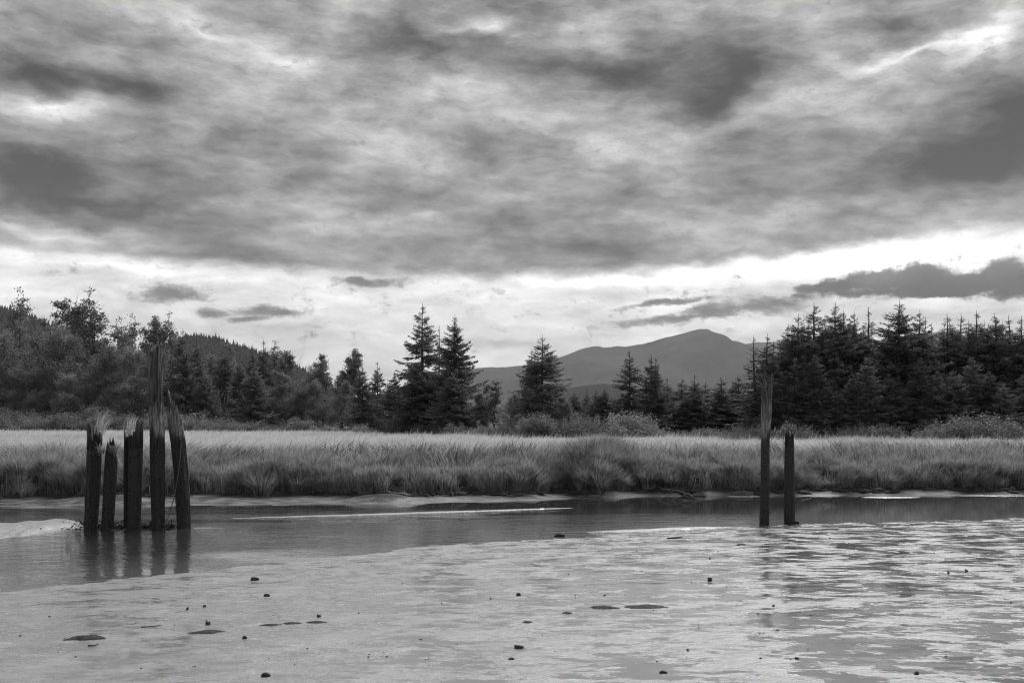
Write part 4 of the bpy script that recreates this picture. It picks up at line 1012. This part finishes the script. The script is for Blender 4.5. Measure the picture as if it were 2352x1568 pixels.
for sx, sy, wpx, lb, fl in [(211, 1556, 104, 'long dark mud clump in the lower left', .16), (660, 1524, 52, 'first of three dark mud ridges left of centre', .13), (712, 1520, 50, 'second of three dark mud ridges left of centre', .12),
                            (772, 1517, 56, 'third of three dark mud ridges left of centre', .12), (503, 1541, 84, 'flat dark mud smear left of the three ridges', .06), (1479, 1481, 74, 'dark mud clump below the bright pools', .14),
                            (1577, 1480, 120, 'thin long mud ridge right of the dark clump', .04), (1385, 1495, 26, 'small mud crumb left of the dark clump', .18), (1288, 1517, 24, 'small mud ridge under the centre of the mudflat', .16)]:
    mud_ridge(sx, sy, wpx, lb, fl)
mb = MB(); g = np.random.default_rng(61)
n = 700
D_ = 1 / g.uniform(1 / 26.0, 1 / 10.5, n); x = g.uniform(-.56, .56, n) * D_
x += .8 * fbm(x * 2, D_, 71, 2); ok = D_ < shore_near(x) - .4
x, D_ = x[ok], D_[ok]; n = len(x)
sz = (0.003 + 0.014 * g.uniform(0, 1, n) ** 5)
b = np.stack([x, D_, mud_z(x, D_) + sz * .4], 1)
oct_ = np.array([[1, 0, 0], [0, .7, 0], [-1, 0, 0], [0, -.7, 0], [.1, 0, .7], [0, 0, -.6]])
V = b[:, None] + oct_[None] * sz[:, None, None] * g.uniform(.6, 1.5, (n, 6, 1))
mb.add(V, ((np.arange(n) * 6)[:, None, None] + np.array([[0, 1, 4], [1, 2, 4], [2, 3, 4], [3, 0, 4], [1, 0, 5], [2, 1, 5], [3, 2, 5], [0, 3, 5]])[None]).reshape(-1, 3))
link('mud_specks', mb.mesh('mud_specks', M['wrack']), label='tiny dark crumbs and pebbles strewn over the wet mudflat', cat='debris', kind='stuff')
def chip(sx, sy, wpx, label):
    p = on_mud(sx, sy); wd = wpx * K / F * p[1]
    g = np.random.default_rng(int(sx + sy))
    m_ = MB(); q = []
    for k in range(5):
        a = k * 1.2566 + g.normal(0, .2); q.append([math.cos(a) * wd * .5 * g.uniform(.7, 1.1), math.sin(a) * wd * .3, 0])
    q = np.array(q); tp = q * .8 + np.array([g.normal(0, .1) * wd, 0, wd * .28]); tp[:, 2] += g.uniform(0, .5, 5) * wd
    m_.add(np.concatenate([q + [0, 0, -.02], tp]), [[k, (k + 1) % 5, 5 + (k + 1) % 5, 5 + k] for k in range(5)])
    m_.f.append(np.array([[5, 6, 7, 8, 9]]))
    link('wood_chip', m_.mesh('wood_chip', M['wet_wood']), label=label, cat='wood chip', loc=tuple(p))
for sx, sy, wpx, lb in [(457, 1487, 10, 'pointed wood chip left of the square black chip'), (498, 1480, 10, 'square black wood chip in the left part of the mudflat'), (508, 1523, 16, 'grey wood chip just above the flat mud smear'),
                        (779, 1505, 12, 'dark wood chip above the third mud ridge'), (1887, 1479, 9, 'upright wood chip beside the piling reflection'), (1733, 1417, 14, 'flat wood chip left of the piling reflection'),
                        (1733, 1363, 7, 'small upright chip near the far mud, left of the piling reflection'), (2315, 1399, 9, 'pointed wood chip left of the far right pebble'), (2467, 1471, 6, 'tiny wood chip by the right frame edge')]:
    chip(sx, sy, wpx, lb)
def stick(pts, r, label, name='stick', z0=0.012, twigs=0, mat='wet_wood'):
    P = np.array([on_mud(*p) for p in pts]); P[:, 2] += z0
    m_ = MB(); s = np.linspace(0, len(P) - 1, 10)
    Q = np.stack([np.interp(s, range(len(P)), P[:, i]) for i in range(3)], 1); base = Q[0].copy()
    m_.tube(Q - base, np.linspace(r, r * .5, 10), 6)
    link(name, m_.mesh(name, M[mat], True), label=label, cat='driftwood', loc=tuple(base))
stick([(216, 1576), (228, 1577), (241, 1572)], .010, 'short bent stick under the long dark mud clump')
stick([(345, 1531), (367, 1530), (392, 1527)], .009, 'thin straight stick right of the long dark mud clump')
stick([(1630, 1314), (1645, 1312), (1668, 1310)], .022, 'dark stick lying on the far mud left of the right pair')
stick([(1800, 1330), (1809, 1328), (1820, 1329)], .016, 'curved twig on the mud in front of the right pair')
stick([(1706, 1533), (1706, 1524)], .006, 'tiny twig in the lower right of centre')
stick([(90, 1290), (93, 1296), (101, 1300)], .018, 'bent stick on the left mud bank', z0=.12)
stick([(655, 1216), (690, 1214), (735, 1211)], .05, 'dark log on the silt below the far bank', z0=.08)
stick([(486, 1208), (505, 1213), (540, 1214)], .05, 'dark log on the far shore right of the five pilings', z0=.1)
# fallen branch reaching out of the water by the far bank
def c8(cx, cy): return (1200 + cx / 3.36, 1050 + cy / 3.36)
e = None
BR = [([(1790, 620), (1700, 575), (1600, 520), (1500, 488), (1390, 478)], .055, .02, 35.0, 35.6, 'stem'), ([(1600, 520), (1540, 550), (1440, 590), (1330, 605)], .028, .01, 35.3, 34.9, 'bough'),
      ([(1700, 575), (1580, 572), (1480, 605), (1420, 600)], .028, .01, 35.1, 34.8, 'bough'), ([(1540, 550), (1420, 545), (1370, 580), (1330, 600)], .016, .006, 35.1, 34.8, 'twig'), ([(1690, 572), (1660, 600), (1640, 610)], .022, .01, 35, 34.9, 'twig'),
      ([(1500, 488), (1460, 530), (1400, 560), (1360, 590)], .016, .006, 35.4, 35, 'twig'), ([(1440, 590), (1370, 575), (1340, 560)], .012, .005, 34.9, 34.9, 'twig'), ([(1660, 548), (1667, 510)], .012, .006, 35.2, 35.2, 'twig'), ([(1440, 590), (1380, 610), (1350, 612)], .012, .005, 34.9, 34.8, 'twig')]
p0 = at(*c8(1790, 620), 35.0)
e = link('fallen_branch', None, label='bare fallen branch arching out of the water below the far bank', cat='branch', loc=tuple(p0))
for pts, r0, r1, d0, d1, nm in BR:
    dd = np.linspace(d0, d1, len(pts))
    P = np.array([at(*c8(*p), q) for p, q in zip(pts, dd)]) - p0
    s = np.linspace(0, len(P) - 1, 14)
    Q = np.stack([np.interp(s, range(len(P)), P[:, i]) for i in range(3)], 1) + gr.normal(0, .012, (14, 3))
    m_ = MB(); m_.tube(Q, np.linspace(r0, r1, 14), 6)
    link(nm, m_.mesh(nm, M['bark'], True), e)
# dark tide wrack caught round the feet of the left pilings
mb = MB(); g = np.random.default_rng(31)
n = 1500
a = g.uniform(0, 1, n); sx = 150 + a * 270
base = np.array([on_level(s, 1290 - 4 * q, 0) for s, q in zip(sx, g.uniform(-.6, 1, n))]); base[:, 1] += g.normal(.3, .22, n)
base[:, 2] = g.uniform(-0.02, .07, n) * (1 - a * .5)
dv = unit(g.normal(0, 1, (n, 3)) * [1, .6, .35]); sv = unit(np.cross(dv, g.normal(0, 1, (n, 3))))
mb.cards(base, dv, sv, g.uniform(.08, .3, n), g.uniform(.012, .04, n))
link('tide_wrack', mb.mesh('tide_wrack', M['wrack']), label='dark tide wrack and twigs caught behind the left pilings', cat='wrack', kind='stuff')

# ------------------------------------------------------------------ thin haze over the whole valley
m, t, out = material('valley_haze')
v = t.new('ShaderNodeVolumePrincipled', {'Color': (1, 1, 1, 1), 'Density': 3.4e-5, 'Anisotropy': 0.0})
t.l.new(v.outputs[0], out.inputs['Volume'])
X0, Y0, Z0, Z1 = 20500, 20500, -8.0, 1420.0
mb = MB()
V = [[sx * X0, sy * Y0, z] for z in (Z0, Z1) for sy in (-1, 1) for sx in (-1, 1)]
mb.add(V, [[0, 2, 3, 1], [4, 5, 7, 6], [0, 1, 5, 4], [2, 6, 7, 3], [0, 4, 6, 2], [1, 3, 7, 5]])
link('haze', mb.mesh('haze', m), label='thin pale haze filling the valley air', cat='haze', kind='stuff')
